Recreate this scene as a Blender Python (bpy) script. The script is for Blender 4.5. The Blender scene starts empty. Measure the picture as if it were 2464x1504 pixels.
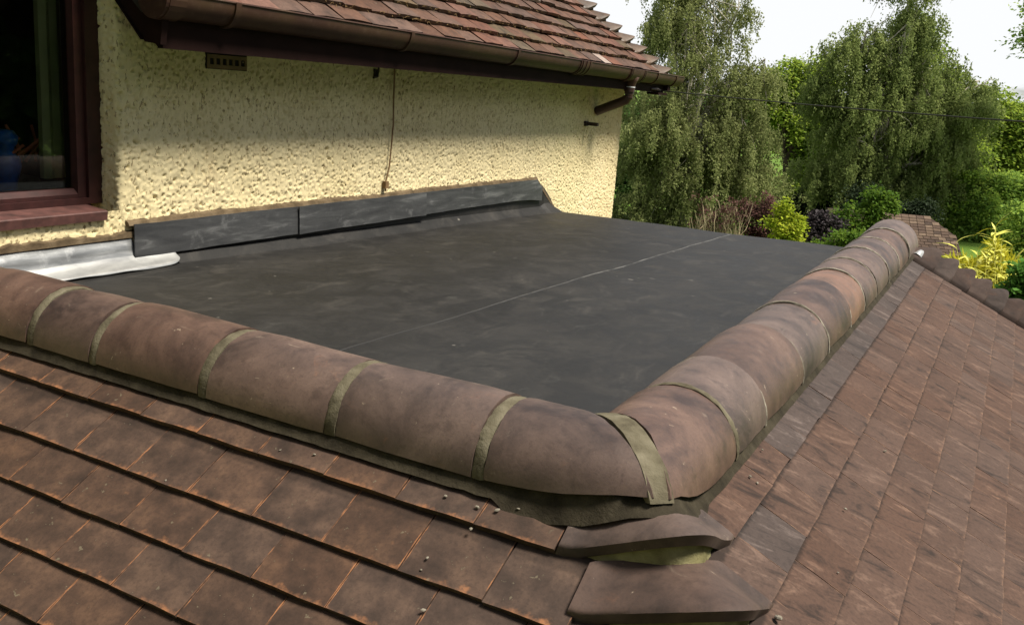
import bpy, math, random
import numpy as np
from mathutils import Matrix, Vector

random.seed(7)
rng = np.random.default_rng(11)
S = bpy.context.scene
COL = S.collection
PI = math.pi

# ------------------------------------------------------------------ camera
CAM_R = np.array([0.877315, 0.473621, 0.077471])      # camera right, in the world
CAM_D = np.array([0.178908, -0.172974, -0.968541])    # camera down
CAM_F = np.array([-0.445321, 0.863576, -0.236487])    # camera forward
CAM_P = np.array([0.554753, -1.300987, 0.758817])
cam_data = bpy.data.cameras.new('camera')
cam = bpy.data.objects.new('camera', cam_data)
COL.objects.link(cam)
m = Matrix.Identity(4)
for i in range(3):
    m[i][0] = CAM_R[i]; m[i][1] = -CAM_D[i]; m[i][2] = -CAM_F[i]; m[i][3] = CAM_P[i]
cam.matrix_world = m
cam_data.sensor_width = 36.0
cam_data.lens = 2979.2 / 3264 * 36.0
cam_data.clip_start = 0.05
cam_data.clip_end = 2000
S.camera = cam

# ------------------------------------------------------------------ sky and sun
CLOUD_SHIFT = (4.4, -3.1, 3.0)
SUN_DIR = Vector((0.47, 0.10, 0.87)).normalized()     # towards the sun
world = bpy.data.worlds.new('World')
S.world = world
world.use_nodes = True
wt = world.node_tree
wt.nodes.clear()
w_out = wt.nodes.new('ShaderNodeOutputWorld')
w_bg = wt.nodes.new('ShaderNodeBackground')
w_bg.inputs['Strength'].default_value = 0.05
w_sky = wt.nodes.new('ShaderNodeTexSky')
w_sky.sky_type = 'NISHITA'
w_sky.sun_disc = False
w_sky.sun_elevation = math.asin(SUN_DIR.z)
w_sky.sun_rotation = math.atan2(SUN_DIR.x, SUN_DIR.y)
w_sky.air_density = 1.0
w_sky.dust_density = 1.0
w_tc = wt.nodes.new('ShaderNodeTexCoord')
w_sep = wt.nodes.new('ShaderNodeSeparateXYZ')
wt.links.new(w_tc.outputs['Generated'], w_sep.inputs[0])
# clouds lie in a flat layer: project the view direction onto it
w_add = wt.nodes.new('ShaderNodeMath'); w_add.operation = 'ADD'; w_add.inputs[1].default_value = 0.18
wt.links.new(w_sep.outputs['Z'], w_add.inputs[0])
w_mx = wt.nodes.new('ShaderNodeMath'); w_mx.operation = 'MAXIMUM'; w_mx.inputs[1].default_value = 0.05
wt.links.new(w_add.outputs[0], w_mx.inputs[0])
w_dx = wt.nodes.new('ShaderNodeMath'); w_dx.operation = 'DIVIDE'
w_dy = wt.nodes.new('ShaderNodeMath'); w_dy.operation = 'DIVIDE'
wt.links.new(w_sep.outputs['X'], w_dx.inputs[0]); wt.links.new(w_mx.outputs[0], w_dx.inputs[1])
wt.links.new(w_sep.outputs['Y'], w_dy.inputs[0]); wt.links.new(w_mx.outputs[0], w_dy.inputs[1])
w_cmb = wt.nodes.new('ShaderNodeCombineXYZ')
wt.links.new(w_dx.outputs[0], w_cmb.inputs[0]); wt.links.new(w_dy.outputs[0], w_cmb.inputs[1])
w_n = wt.nodes.new('ShaderNodeTexNoise')
w_n.inputs['Scale'].default_value = 0.9
w_n.inputs['Detail'].default_value = 7
w_n.inputs['Roughness'].default_value = 0.55
w_n.inputs['Distortion'].default_value = 0.3
w_off = wt.nodes.new('ShaderNodeVectorMath'); w_off.operation = 'ADD'; w_off.inputs[1].default_value = CLOUD_SHIFT
wt.links.new(w_cmb.outputs[0], w_off.inputs[0])
wt.links.new(w_off.outputs[0], w_n.inputs['Vector'])
w_r = wt.nodes.new('ShaderNodeValToRGB')
w_r.color_ramp.elements[0].position = 0.50
w_r.color_ramp.elements[1].position = 0.62
# the flat cloud layer is seen edge-on, and so closes up, towards the horizon
w_cov = wt.nodes.new('ShaderNodeMapRange')
w_cov.inputs['From Min'].default_value = 0.10; w_cov.inputs['From Max'].default_value = 0.75
w_cov.inputs['To Min'].default_value = 0.21; w_cov.inputs['To Max'].default_value = -0.03
wt.links.new(w_sep.outputs['Z'], w_cov.inputs['Value'])
w_sum = wt.nodes.new('ShaderNodeMath'); w_sum.operation = 'ADD'
wt.links.new(w_n.outputs['Fac'], w_sum.inputs[0]); wt.links.new(w_cov.outputs[0], w_sum.inputs[1])
wt.links.new(w_sum.outputs[0], w_r.inputs[0])
w_mix = wt.nodes.new('ShaderNodeMix'); w_mix.data_type = 'RGBA'
wt.links.new(w_r.outputs['Color'], w_mix.inputs['Factor'])
wt.links.new(w_sky.outputs['Color'], w_mix.inputs['A'])
w_mix.inputs['B'].default_value = (12.0, 12.2, 12.4, 1)   # sunlit white cloud
wt.links.new(w_mix.outputs['Result'], w_bg.inputs['Color'])
wt.links.new(w_bg.outputs[0], w_out.inputs[0])

sun_data = bpy.data.lights.new('sun', 'SUN')
sun_data.energy = 5.0
sun_data.angle = math.radians(17)                      # sun through thin cloud
sun_data.color = (1.0, 0.94, 0.82)
sun = bpy.data.objects.new('sun', sun_data)
COL.objects.link(sun)
sun.rotation_euler = (-SUN_DIR).to_track_quat('-Z', 'Y').to_euler()
sun.location = (6, 2, 12)

S.view_settings.view_transform = 'Standard'
S.view_settings.look = 'None'
S.view_settings.gamma = 1.0
S.view_settings.exposure = 0.70
S.view_settings.use_curve_mapping = False

# ------------------------------------------------------------------ helpers
def link(o, parent=None):
    COL.objects.link(o)
    if parent is not None:
        o.parent = parent
    return o

def mesh_np(name, verts, faces, mat=None, smooth=False):
    me = bpy.data.meshes.new(name)
    me.from_pydata([tuple(map(float, v)) for v in verts], [], [tuple(map(int, f)) for f in faces])
    if mat is not None:
        me.materials.append(mat)
    if smooth:
        me.polygons.foreach_set('use_smooth', [True] * len(me.polygons))
    me.update()
    return me

def mesh_quads(name, V, F, mat, smooth=False, tint=None):
    me = bpy.data.meshes.new(name)
    n, k = F.shape
    me.vertices.add(len(V)); me.vertices.foreach_set('co', np.asarray(V, dtype=np.float32).ravel())
    me.loops.add(n * k); me.loops.foreach_set('vertex_index', F.astype(np.int32).ravel())
    me.polygons.add(n)
    me.polygons.foreach_set('loop_start', np.arange(0, n * k, k, dtype=np.int32))
    me.polygons.foreach_set('loop_total', np.full(n, k, dtype=np.int32))
    if smooth:
        me.polygons.foreach_set('use_smooth', np.ones(n, dtype=bool))
    me.materials.append(mat)
    if tint is not None:
        a = me.attributes.new('tint', 'FLOAT', 'FACE')
        a.data.foreach_set('value', np.asarray(tint, dtype=np.float32))
    me.update(calc_edges=True)
    return me

def obj(name, me, parent=None):
    return link(bpy.data.objects.new(name, me), parent)

def tag(o, label, cat, group=None, kind=None):
    o['label'] = label
    o['category'] = cat
    if group: o['group'] = group
    if kind: o['kind'] = kind
    return o

def thing(name, label, cat, loc=(0, 0, 0), group=None):
    o = bpy.data.objects.new(name, None)
    o.empty_display_size = 0.1
    o.location = loc
    COL.objects.link(o)
    return tag(o, label, cat, group)

def structure(o):
    o['kind'] = 'structure'
    return o

class MB:
    """collects simple solids into one mesh"""
    def __init__(s): s.v = []; s.f = []
    def add(s, verts, faces):
        b = len(s.v)
        s.v += [tuple(map(float, p)) for p in verts]
        s.f += [tuple(int(i) + b for i in f) for f in faces]
        return s
    def box(s, x0, x1, y0, y1, z0, z1):
        return s.add([(x0, y0, z0), (x1, y0, z0), (x1, y1, z0), (x0, y1, z0), (x0, y0, z1), (x1, y0, z1), (x1, y1, z1), (x0, y1, z1)],
                     [(0, 3, 2, 1), (4, 5, 6, 7), (0, 1, 5, 4), (1, 2, 6, 5), (2, 3, 7, 6), (3, 0, 4, 7)])
    def prism(s, poly, axis, a, b):
        """poly = 2-D outline in the two other axes (cyclic order), extruded from a to b along axis"""
        n = len(poly)
        def P(p, t):
            if axis == 0: return (t, p[0], p[1])
            if axis == 1: return (p[0], t, p[1])
            return (p[0], p[1], t)
        vs = [P(p, a) for p in poly] + [P(p, b) for p in poly]
        fs = [tuple(range(n))[::-1], tuple(range(n, 2 * n))] + [(i, (i + 1) % n, n + (i + 1) % n, n + i) for i in range(n)]
        return s.add(vs, fs)
    def tube(s, pts, radii, sides=8, cap=True):
        pts = [np.array(p, float) for p in pts]
        n = len(pts)
        if np.isscalar(radii): radii = [radii] * n
        vs = []; fs = []
        up = np.array([0.13, 0.21, 0.97])
        for i, p in enumerate(pts):
            t = pts[min(i + 1, n - 1)] - pts[max(i - 1, 0)]
            t = t / (np.linalg.norm(t) + 1e-12)
            a = np.cross(t, up)
            if np.linalg.norm(a) < 0.15: a = np.cross(t, [1, 0.2, 0])
            a /= np.linalg.norm(a); b = np.cross(t, a)
            for j in range(sides):
                th = 2 * PI * j / sides
                vs.append(p + radii[i] * (a * math.cos(th) + b * math.sin(th)))
        for i in range(n - 1):
            for j in range(sides):
                k = (j + 1) % sides
                fs.append((i * sides + j, i * sides + k, (i + 1) * sides + k, (i + 1) * sides + j))
        if cap:
            fs.append(tuple(range(sides))[::-1]); fs.append(tuple((n - 1) * sides + j for j in range(sides)))
        return s.add(vs, fs)
    def build(s, name, mat, parent=None, smooth=False):
        return obj(name, mesh_np(name, s.v, s.f, mat, smooth), parent)

def smooth_by_angle(o, deg=35):
    me = o.data
    me.polygons.foreach_set('use_smooth', [True] * len(me.polygons))
    try:
        me.set_sharp_from_angle(angle=math.radians(deg))
    except Exception:
        pass
    return o

def sweep(sections, closed=True, cap=True):
    """list of equal-length rings -> verts, faces"""
    n = len(sections[0]); vs = []; fs = []
    for r in sections: vs += [tuple(p) for p in r]
    for i in range(len(sections) - 1):
        for j in range(n if closed else n - 1):
            k = (j + 1) % n
            fs.append((i * n + j, i * n + k, (i + 1) * n + k, (i + 1) * n + j))
    if cap and closed:
        fs.append(tuple(range(n))[::-1])
        b = (len(sections) - 1) * n
        fs.append(tuple(b + j for j in range(n)))
    return vs, fs

def ray(u, v):
    """direction through a point of the photograph (2464 wide)"""
    f = 2249.0
    return CAM_F + CAM_R * ((u - 1232) / f) + CAM_D * ((v - 752) / f)
def at(u, v, dist):
    return CAM_P + ray(u, v) * dist
def on_plane(u, v, p0, n):
    r = ray(u, v); n = np.asarray(n, float)
    return CAM_P + r * ((np.dot(n, np.asarray(p0, float) - CAM_P)) / np.dot(n, r))

def vnoise(P, scale, seed=0):
    """cheap smooth value noise on Nx2 or Nx3 points, -1..1"""
    P = np.asarray(P, float) * scale
    if P.shape[1] == 2: P = np.column_stack([P, np.zeros(len(P))])
    i = np.floor(P).astype(np.int64); f = P - i; f = f * f * (3 - 2 * f)
    def h(a):
        x = (a[:, 0] * 374761393 + a[:, 1] * 668265263 + a[:, 2] * 2147483647 + seed * 974634777) & 0xffffffff
        x = ((x ^ (x >> 13)) * 1274126177) & 0xffffffff
        return ((x ^ (x >> 16)) & 0xffff) / 32767.5 - 1
    r = 0
    for dx in (0, 1):
        for dy in (0, 1):
            for dz in (0, 1):
                w = (f[:, 0] if dx else 1 - f[:, 0]) * (f[:, 1] if dy else 1 - f[:, 1]) * (f[:, 2] if dz else 1 - f[:, 2])
                r = r + w * h(i + np.array([dx, dy, dz]))
    return r

# ------------------------------------------------------------------ materials
class NT:
    def __init__(s, name, rough=0.8, spec=0.3):
        s.m = bpy.data.materials.new(name); s.m.use_nodes = True
        s.t = s.m.node_tree; s.b = s.t.nodes['Principled BSDF']
        s.b.inputs['Roughness'].default_value = rough
        s.b.inputs['Specular IOR Level'].default_value = spec
        s._tc = None; s._oi = None
    def n(s, kind, **kw):
        nd = s.t.nodes.new(kind)
        for k, v in kw.items(): setattr(nd, k, v)
        return nd
    def L(s, a, b): s.t.links.new(a, b)
    @property
    def tc(s):
        if s._tc is None: s._tc = s.n('ShaderNodeTexCoord')
        return s._tc
    @property
    def oi(s):
        if s._oi is None: s._oi = s.n('ShaderNodeObjectInfo')
        return s._oi
    def set(s, sock, v):
        if hasattr(v, 'is_output'): s.L(v, sock)
        elif isinstance(v, (tuple, list)) and len(v) == 3 and sock.type == 'RGBA': sock.default_value = (*v, 1)
        else: sock.default_value = v
    def math(s, op, a, b=0.0, clamp=False):
        nd = s.n('ShaderNodeMath', operation=op, use_clamp=clamp)
        s.set(nd.inputs[0], a); s.set(nd.inputs[1], b)
        return nd.outputs[0]
    def vec(s, scale=(1, 1, 1), shift=None, src='Object', rot=(0, 0, 0)):
        """object coordinates, moved by a random amount per object"""
        v = s.tc.outputs[src]
        if shift:
            cm = s.n('ShaderNodeCombineXYZ')
            for i, k in enumerate((37.0, 91.0, 53.0)):
                s.L(s.math('MULTIPLY', s.oi.outputs['Random'], k * shift), cm.inputs[i])
            ad = s.n('ShaderNodeVectorMath', operation='ADD')
            s.L(v, ad.inputs[0]); s.L(cm.outputs[0], ad.inputs[1]); v = ad.outputs[0]
        mp = s.n('ShaderNodeMapping')
        mp.inputs['Scale'].default_value = scale
        mp.inputs['Rotation'].default_value = rot
        s.L(v, mp.inputs['Vector'])
        return mp.outputs[0]
    def noise(s, vec, scale, detail=4, rough=0.55, dist=0.0):
        nd = s.n('ShaderNodeTexNoise')
        s.L(vec, nd.inputs['Vector'])
        nd.inputs['Scale'].default_value = scale; nd.inputs['Detail'].default_value = detail
        nd.inputs['Roughness'].default_value = rough; nd.inputs['Distortion'].default_value = dist
        return nd.outputs['Fac']
    def step(s, v, a, b):
        nd = s.n('ShaderNodeMapRange', interpolation_type='SMOOTHSTEP')
        s.set(nd.inputs['Value'], v)
        nd.inputs['From Min'].default_value = a; nd.inputs['From Max'].default_value = b
        return nd.outputs[0]
    def ramp(s, v, stops):
        nd = s.n('ShaderNodeValToRGB'); cr = nd.color_ramp
        while len(cr.elements) < len(stops): cr.elements.new(0.5)
        for e, (p, c) in zip(cr.elements, stops):
            e.position = p; e.color = (*c, 1)
        s.set(nd.inputs[0], v)
        return nd.outputs['Color']
    def mix(s, f, a, b, mode='MIX'):
        nd = s.n('ShaderNodeMix', data_type='RGBA', blend_type=mode)
        s.set(nd.inputs['Factor'], f); s.set(nd.inputs['A'], a); s.set(nd.inputs['B'], b)
        return nd.outputs['Result']
    def bump(s, h, dist=0.002, strength=1.0):
        nd = s.n('ShaderNodeBump')
        nd.inputs['Distance'].default_value = dist; nd.inputs['Strength'].default_value = strength
        s.L(h, nd.inputs['Height']); s.L(nd.outputs[0], s.b.inputs['Normal'])
    def color(s, c): s.set(s.b.inputs['Base Color'], c); return s
    def rough(s, v): s.set(s.b.inputs['Roughness'], v); return s

def srgb(r, g, b):
    f = lambda c: (c / 255 / 12.92) if c / 255 <= 0.04045 else ((c / 255 + 0.055) / 1.055) ** 2.4
    return (f(r), f(g), f(b))

def tile_material(name, dark, mid, light, wear, streak=False, wear_amount=1.0, speck=None, vary=0.3, lap_shade=0.535):
    """clay tile: UV runs 0..1 across and 0..1 from tail to head"""
    t = NT(name, 0.8, 0.25)
    v = t.vec((1, 1, 1), 1.0)
    blotch = t.noise(v, 16, 5, 0.6)
    fine = t.noise(v, 120, 4, 0.65)
    if streak:
        sp0 = t.n('ShaderNodeSeparateXYZ'); t.L(v, sp0.inputs[0])
        cb = t.n('ShaderNodeCombineXYZ')
        t.L(t.math('MULTIPLY', t.math('ADD', sp0.outputs['X'], t.math('MULTIPLY', sp0.outputs['Y'], 0.40)), 17.0), cb.inputs[0])
        t.L(t.math('MULTIPLY', sp0.outputs['Y'], 6.5), cb.inputs[1])
        t.L(t.math('MULTIPLY', sp0.outputs['Z'], 9.0), cb.inputs[2])
        st = t.noise(cb.outputs[0], 1.0, 7, 0.70, 1.1)
        base = t.ramp(st, [(0.34, dark), (0.46, mid), (0.54, mid), (0.66, light)])
        base = t.mix(t.math('MULTIPLY', t.step(blotch, 0.55, 0.75), 0.35), base, light)
    else:
        base = t.ramp(blotch, [(0.28, dark), (0.5, mid), (0.74, light)])
    base = t.mix(t.math('MULTIPLY', t.step(fine, 0.42, 0.72), 0.45), base, dark)
    # each tile came out of the kiln a little different
    hv = t.n('ShaderNodeHueSaturation')
    t.L(base, hv.inputs['Color'])
    t.L(t.math('ADD', t.math('MULTIPLY', t.oi.outputs['Random'], vary), 1.0 - vary / 2), hv.inputs['Value'])
    rnd2 = t.math('FRACT', t.math('MULTIPLY', t.oi.outputs['Random'], 17.31))
    t.L(t.math('ADD', t.math('MULTIPLY', rnd2, vary), 1.0 - vary / 2), hv.inputs['Saturation'])
    base = hv.outputs['Color']
    uv = t.n('ShaderNodeUVMap', uv_map='UVMap')
    sp = t.n('ShaderNodeSeparateXYZ'); t.L(uv.outputs[0], sp.inputs[0])
    u = sp.outputs['X']; w = sp.outputs['Y']
    du = t.math('MINIMUM', u, t.math('SUBTRACT', 1.0, u))
    en = t.noise(v, 55, 4, 0.7)
    en2 = t.noise(v, 18, 3, 0.6)
    side = t.step(t.math('SUBTRACT', t.math('MULTIPLY', en, 0.030 * wear_amount), du), 0.0, 0.008)
    tail = t.step(t.math('SUBTRACT', t.math('MULTIPLY', t.math('MULTIPLY', en, en2), 0.36 * wear_amount), t.math('ADD', w, 0.050)), 0.0, 0.10)
    spot = t.math('MULTIPLY', t.step(t.noise(v, 9, 4, 0.7), 0.66, 0.80), 0.55)
    worn = t.math('MAXIMUM', t.math('MAXIMUM', t.math('MULTIPLY', t.math('MULTIPLY', side, 0.75), t.step(en2, 0.42, 0.64)), t.math('MULTIPLY', tail, 0.65)), spot)
    base = t.mix(worn, base, wear)
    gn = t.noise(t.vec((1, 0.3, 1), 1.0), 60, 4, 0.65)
    band = t.math('MULTIPLY', t.step(t.math('ADD', w, t.math('MULTIPLY', t.math('SUBTRACT', gn, 0.5), 0.10)), lap_shade - 0.055, lap_shade - 0.005), 0.72 if streak else 0.4)  # course line: shade at the overlap painted as a dark band
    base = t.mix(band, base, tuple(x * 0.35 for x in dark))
    if speck:
        base = t.mix(t.math('MULTIPLY', t.step(t.noise(v, 60, 3, 0.6), 0.67, 0.74), 0.5), base, speck)
    t.color(base)
    t.bump(t.math('ADD', t.math('MULTIPLY', fine, 0.6), blotch), 0.0016, 0.7)
    return t.m

M = {}
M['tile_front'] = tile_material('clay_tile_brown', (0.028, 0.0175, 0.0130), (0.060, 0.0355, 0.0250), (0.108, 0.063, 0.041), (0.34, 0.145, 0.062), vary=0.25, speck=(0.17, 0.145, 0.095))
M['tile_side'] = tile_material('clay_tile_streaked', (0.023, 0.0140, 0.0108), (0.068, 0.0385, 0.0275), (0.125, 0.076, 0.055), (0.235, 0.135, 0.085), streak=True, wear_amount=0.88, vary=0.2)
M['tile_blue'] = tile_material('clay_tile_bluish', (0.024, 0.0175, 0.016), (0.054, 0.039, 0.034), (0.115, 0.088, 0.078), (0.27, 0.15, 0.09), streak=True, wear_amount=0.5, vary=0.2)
M['tile_old'] = tile_material('clay_tile_weathered', (0.040, 0.024, 0.017), (0.092, 0.050, 0.035), (0.132, 0.074, 0.051), (0.17, 0.095, 0.06), wear_amount=0.4, speck=(0.26, 0.22, 0.17), vary=0.35, lap_shade=0.5)
M['tile_old_red'] = tile_material('clay_tile_red', (0.062, 0.031, 0.022), (0.122, 0.056, 0.038), (0.165, 0.080, 0.053), (0.2, 0.11, 0.065), wear_amount=0.3, speck=(0.26, 0.22, 0.17), vary=0.3, lap_shade=0.5)
M['tile_old_moss'] = tile_material('clay_tile_mossy', (0.036, 0.026, 0.016), (0.080, 0.054, 0.031), (0.118, 0.080, 0.044), (0.13, 0.085, 0.045), wear_amount=0.4, vary=0.3, lap_shade=0.5)
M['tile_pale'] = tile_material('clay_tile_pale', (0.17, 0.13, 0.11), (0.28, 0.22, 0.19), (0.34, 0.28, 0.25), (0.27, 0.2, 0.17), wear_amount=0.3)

def ridge_material(name, dark, mid, light, dust, rough0=0.34, spec=0.42):
    t = NT(name, 0.72, 0.3)
    v = t.vec((1, 1, 1), 1.0)
    b1 = t.noise(v, 5.5, 6, 0.66, 0.5)
    b2 = t.noise(v, 22, 6, 0.68, 0.3)
    fine = t.noise(v, 170, 4, 0.65)
    base = t.ramp(b1, [(0.33, dark), (0.50, mid), (0.69, light)])
    base = t.mix(t.math('MULTIPLY', t.step(b2, 0.48, 0.70), 0.55), base, mid)
    base = t.mix(t.math('MULTIPLY', t.step(b2, 0.48, 0.33), 0.45), base, dark)
    hv = t.n('ShaderNodeHueSaturation'); t.L(base, hv.inputs['Color'])
    t.L(t.math('ADD', t.math('MULTIPLY', t.oi.outputs['Random'], 0.3), 0.85), hv.inputs['Value'])
    r2 = t.math('FRACT', t.math('MULTIPLY', t.oi.outputs['Random'], 23.7))
    t.L(t.math('ADD', t.math('MULTIPLY', r2, 0.4), 0.8), hv.inputs['Saturation'])
    base = hv.outputs['Color']
    rust = t.step(t.noise(t.vec((1, 1, 1), 0.9), 9, 5, 0.7, 0.8), 0.60, 0.76)
    base = t.mix(t.math('MULTIPLY', rust, 0.40), base, (light[0] * 1.35, light[1] * 0.95, light[2] * 0.72))
    smear = t.step(t.noise(t.vec((1, 1, 1), 0.7), 13, 5, 0.65, 1.4), 0.62, 0.78)
    base = t.mix(t.math('MULTIPLY', smear, 0.35), base, dust)
    scr = t.math('MULTIPLY', t.step(t.noise(t.vec((7, 60, 60), 1.0), 1.0, 3, 0.6, 0.6), 0.69, 0.73), t.step(b2, 0.45, 0.6))
    chips = t.step(t.noise(v, 42, 4, 0.65), 0.685, 0.72)
    base = t.mix(t.math('MULTIPLY', t.math('MAXIMUM', chips, scr), 0.6), base, dust)
    base = t.mix(t.math('MULTIPLY', t.step(fine, 0.48, 0.72), 0.35), base, dark)
    t.color(base)
    t.rough(t.math('ADD', t.math('MULTIPLY', b2, 0.35), rough0))
    t.b.inputs['Specular IOR Level'].default_value = spec
    t.bump(t.math('ADD', t.math('MULTIPLY', fine, 0.5), t.math('MULTIPLY', b2, 0.6)), 0.0012, 0.6)
    return t.m
M['ridge'] = ridge_material('ridge_clay', (0.034, 0.0215, 0.0185), (0.090, 0.056, 0.044), (0.150, 0.096, 0.074), (0.33, 0.26, 0.19))
M['ridge_warm'] = ridge_material('ridge_clay_orange', (0.085, 0.052, 0.037), (0.17, 0.090, 0.060), (0.22, 0.115, 0.072), (0.3, 0.24, 0.18))
M['bonnet'] = ridge_material('bonnet_clay', (0.034, 0.0245, 0.0215), (0.072, 0.050, 0.042), (0.112, 0.079, 0.065), (0.30, 0.24, 0.18), 0.45, 0.3)
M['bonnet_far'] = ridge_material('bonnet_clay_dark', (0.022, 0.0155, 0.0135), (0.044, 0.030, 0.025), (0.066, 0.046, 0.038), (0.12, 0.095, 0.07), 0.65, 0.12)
M['bonnet_moss'] = ridge_material('bonnet_clay_mossy', (0.036, 0.023, 0.015), (0.078, 0.047, 0.028), (0.115, 0.072, 0.042), (0.15, 0.11, 0.07))

def mortar_material(name, a, b, c):
    t = NT(name, 0.9, 0.15)
    v = t.vec((1, 1, 1), 1.0)
    n1 = t.noise(v, 20, 5, 0.6); n2 = t.noise(v, 160, 4, 0.7)
    base = t.ramp(n1, [(0.3, a), (0.5, b), (0.72, c)])
    base = t.mix(t.math('MULTIPLY', t.step(n2, 0.5, 0.75), 0.35), base, a)
    t.color(base)
    t.bump(t.math('ADD', n1, t.math('MULTIPLY', n2, 0.7)), 0.003, 0.8)
    return t.m
M['mortar'] = mortar_material('mortar_olive', (0.058, 0.049, 0.031), (0.108, 0.094, 0.062), (0.170, 0.150, 0.105))
M['mortar_pale'] = mortar_material('mortar_pale', (0.10, 0.087, 0.066), (0.20, 0.178, 0.142), (0.35, 0.32, 0.265))
M['mortar_bed'] = mortar_material('mortar_shaded', (0.017, 0.0135, 0.0085), (0.032, 0.026, 0.0165), (0.052, 0.043, 0.028))  # bedding mortar: undercut shade below the ridge tiles put into its colour
M['mortar_fresh'] = mortar_material('mortar_greenish', (0.095, 0.084, 0.038), (0.185, 0.165, 0.078), (0.30, 0.275, 0.145))
M['pointing'] = mortar_material('brown_pointing', (0.06, 0.042, 0.024), (0.105, 0.075, 0.044), (0.16, 0.118, 0.073))

# dark rubber sheet, dusty and scuffed
t = NT('rubber_membrane', 0.55, 0.3)
v = t.vec()
big = t.noise(v, 1.5, 5, 0.6, 0.8)
mot = t.noise(t.vec((1.0, 0.75, 1), rot=(0, 0, 0.3)), 7.0, 7, 0.72, 0.6)
scf = t.noise(t.vec((3.2, 1.6, 1)), 3.0, 7, 0.70, 0.9)
cl = t.noise(t.vec((7, 3, 1), rot=(0, 0, 0.5)), 2.4, 6, 0.72, 1.2)
grit = t.noise(v, 90, 3, 0.7)
base = t.ramp(big, [(0.3, (0.0076, 0.0072, 0.0071)), (0.55, (0.0112, 0.0106, 0.0102)), (0.75, (0.0153, 0.0140, 0.0130))])
base = t.mix(t.math('MULTIPLY', t.step(mot, 0.40, 0.72), 0.50), base, (0.0340, 0.0307, 0.0274))
base = t.mix(t.math('MULTIPLY', t.step(scf, 0.52, 0.72), 0.55), base, (0.0471, 0.0421, 0.0367))
base = t.mix(t.math('MULTIPLY', t.step(cl, 0.58, 0.74), 0.40), base, (0.0548, 0.0533, 0.0482))
base = t.mix(t.math('MULTIPLY', t.step(grit, 0.55, 0.75), 0.22), base, (0.0459, 0.0425, 0.0384))
mark = t.step(t.noise(v, 20, 2, 0.5), 0.755, 0.775)
base = t.mix(t.math('MULTIPLY', mark, 0.45), base, (0.24, 0.22, 0.19))
t.color(base)
t.rough(t.math('ADD', t.math('MULTIPLY', mot, 0.4), 0.42))
t.bump(t.math('ADD', big, t.math('MULTIPLY', t.noise(v, 45, 3), 0.06)), 0.012, 0.3)
M['membrane'] = t.m
t = NT('seam_sealant', 0.6, 0.3)
ys0 = t.n('ShaderNodeSeparateXYZ'); t.L(t.vec(), ys0.inputs[0])
t.color(t.mix(t.math('MULTIPLY', t.step(t.noise(t.vec((1, 2, 1)), 5, 5, 0.7), 0.25, 0.75), t.step(ys0.outputs['Y'], 0.5, 2.4)), (0.020, 0.019, 0.018), (0.12, 0.117, 0.110)))
M['seam'] = t.m

def lead_material(name, a, b, c, rough):
    t = NT(name, rough, 0.5)
    v = t.vec((1, 1, 1), 1.0)
    n1 = t.noise(t.vec((3, 1.2, 9), 1.0), 3.0, 6, 0.65, 0.6)
    n2 = t.noise(v, 14, 6, 0.65)
    base = t.ramp(n1, [(0.32, a), (0.55, b), (0.80, c)])
    base = t.mix(t.math('MULTIPLY', t.step(n2, 0.58, 0.72), 0.4), base, c)
    t.color(base)
    t.b.inputs['Metallic'].default_value = 0.55
    t.rough(t.math('ADD', t.math('MULTIPLY', n2, 0.25), rough - 0.12))
    t.bump(n2, 0.003, 0.5)
    return t.m
M['lead'] = lead_material('lead_dark', (0.045, 0.046, 0.049), (0.085, 0.086, 0.088), (0.26, 0.26, 0.26), 0.55)
M['lead_grey'] = lead_material('lead_grey', (0.12, 0.125, 0.13), (0.24, 0.245, 0.25), (0.5, 0.5, 0.5), 0.48)
M['lead_bright'] = lead_material('lead_bright', (0.26, 0.26, 0.26), (0.42, 0.42, 0.41), (0.60, 0.60, 0.58), 0.40)

# cream masonry paint on roughcast
t = NT('cream_roughcast', 0.85, 0.2)
v = t.vec()
n1 = t.noise(v, 3.0, 4, 0.55); n2 = t.noise(v, 55, 4, 0.6); n3 = t.noise(t.vec((1, 1.5, 0.7)), 75, 3, 0.6)
base = t.ramp(n1, [(0.3, (0.67, 0.56, 0.315)), (0.7, (0.76, 0.65, 0.395))])
base = t.mix(t.math('MULTIPLY', t.step(n3, 0.600, 0.645), 0.75), base, (0.21, 0.145, 0.070))
stain = t.math('MULTIPLY', t.step(t.noise(t.vec((1, 2.2, 0.8)), 5, 4, 0.6), 0.60, 0.78), 0.30)
base = t.mix(stain, base, (0.50, 0.37, 0.2))
t.color(base)
t.bump(n2, 0.004, 0.5)
M['wall'] = t.m
t = NT('plain_cream', 0.85, 0.2); t.color((0.66, 0.55, 0.30)); M['wall_plain'] = t.m

def plain(name, c, rough=0.6, spec=0.4, metal=0.0, var=0.3, scale=12, bump=0.0):
    t = NT(name, rough, spec)
    n1 = t.noise(t.vec((1, 1, 1), 1.0), scale, 5, 0.6)
    lo = tuple(x * (1 - var) for x in c); hi = tuple(min(1, x * (1 + var)) for x in c)
    t.color(t.ramp(n1, [(0.3, lo), (0.7, hi)]))
    t.b.inputs['Metallic'].default_value = metal
    if bump: t.bump(n1, bump, 0.6)
    return t.m
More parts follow.
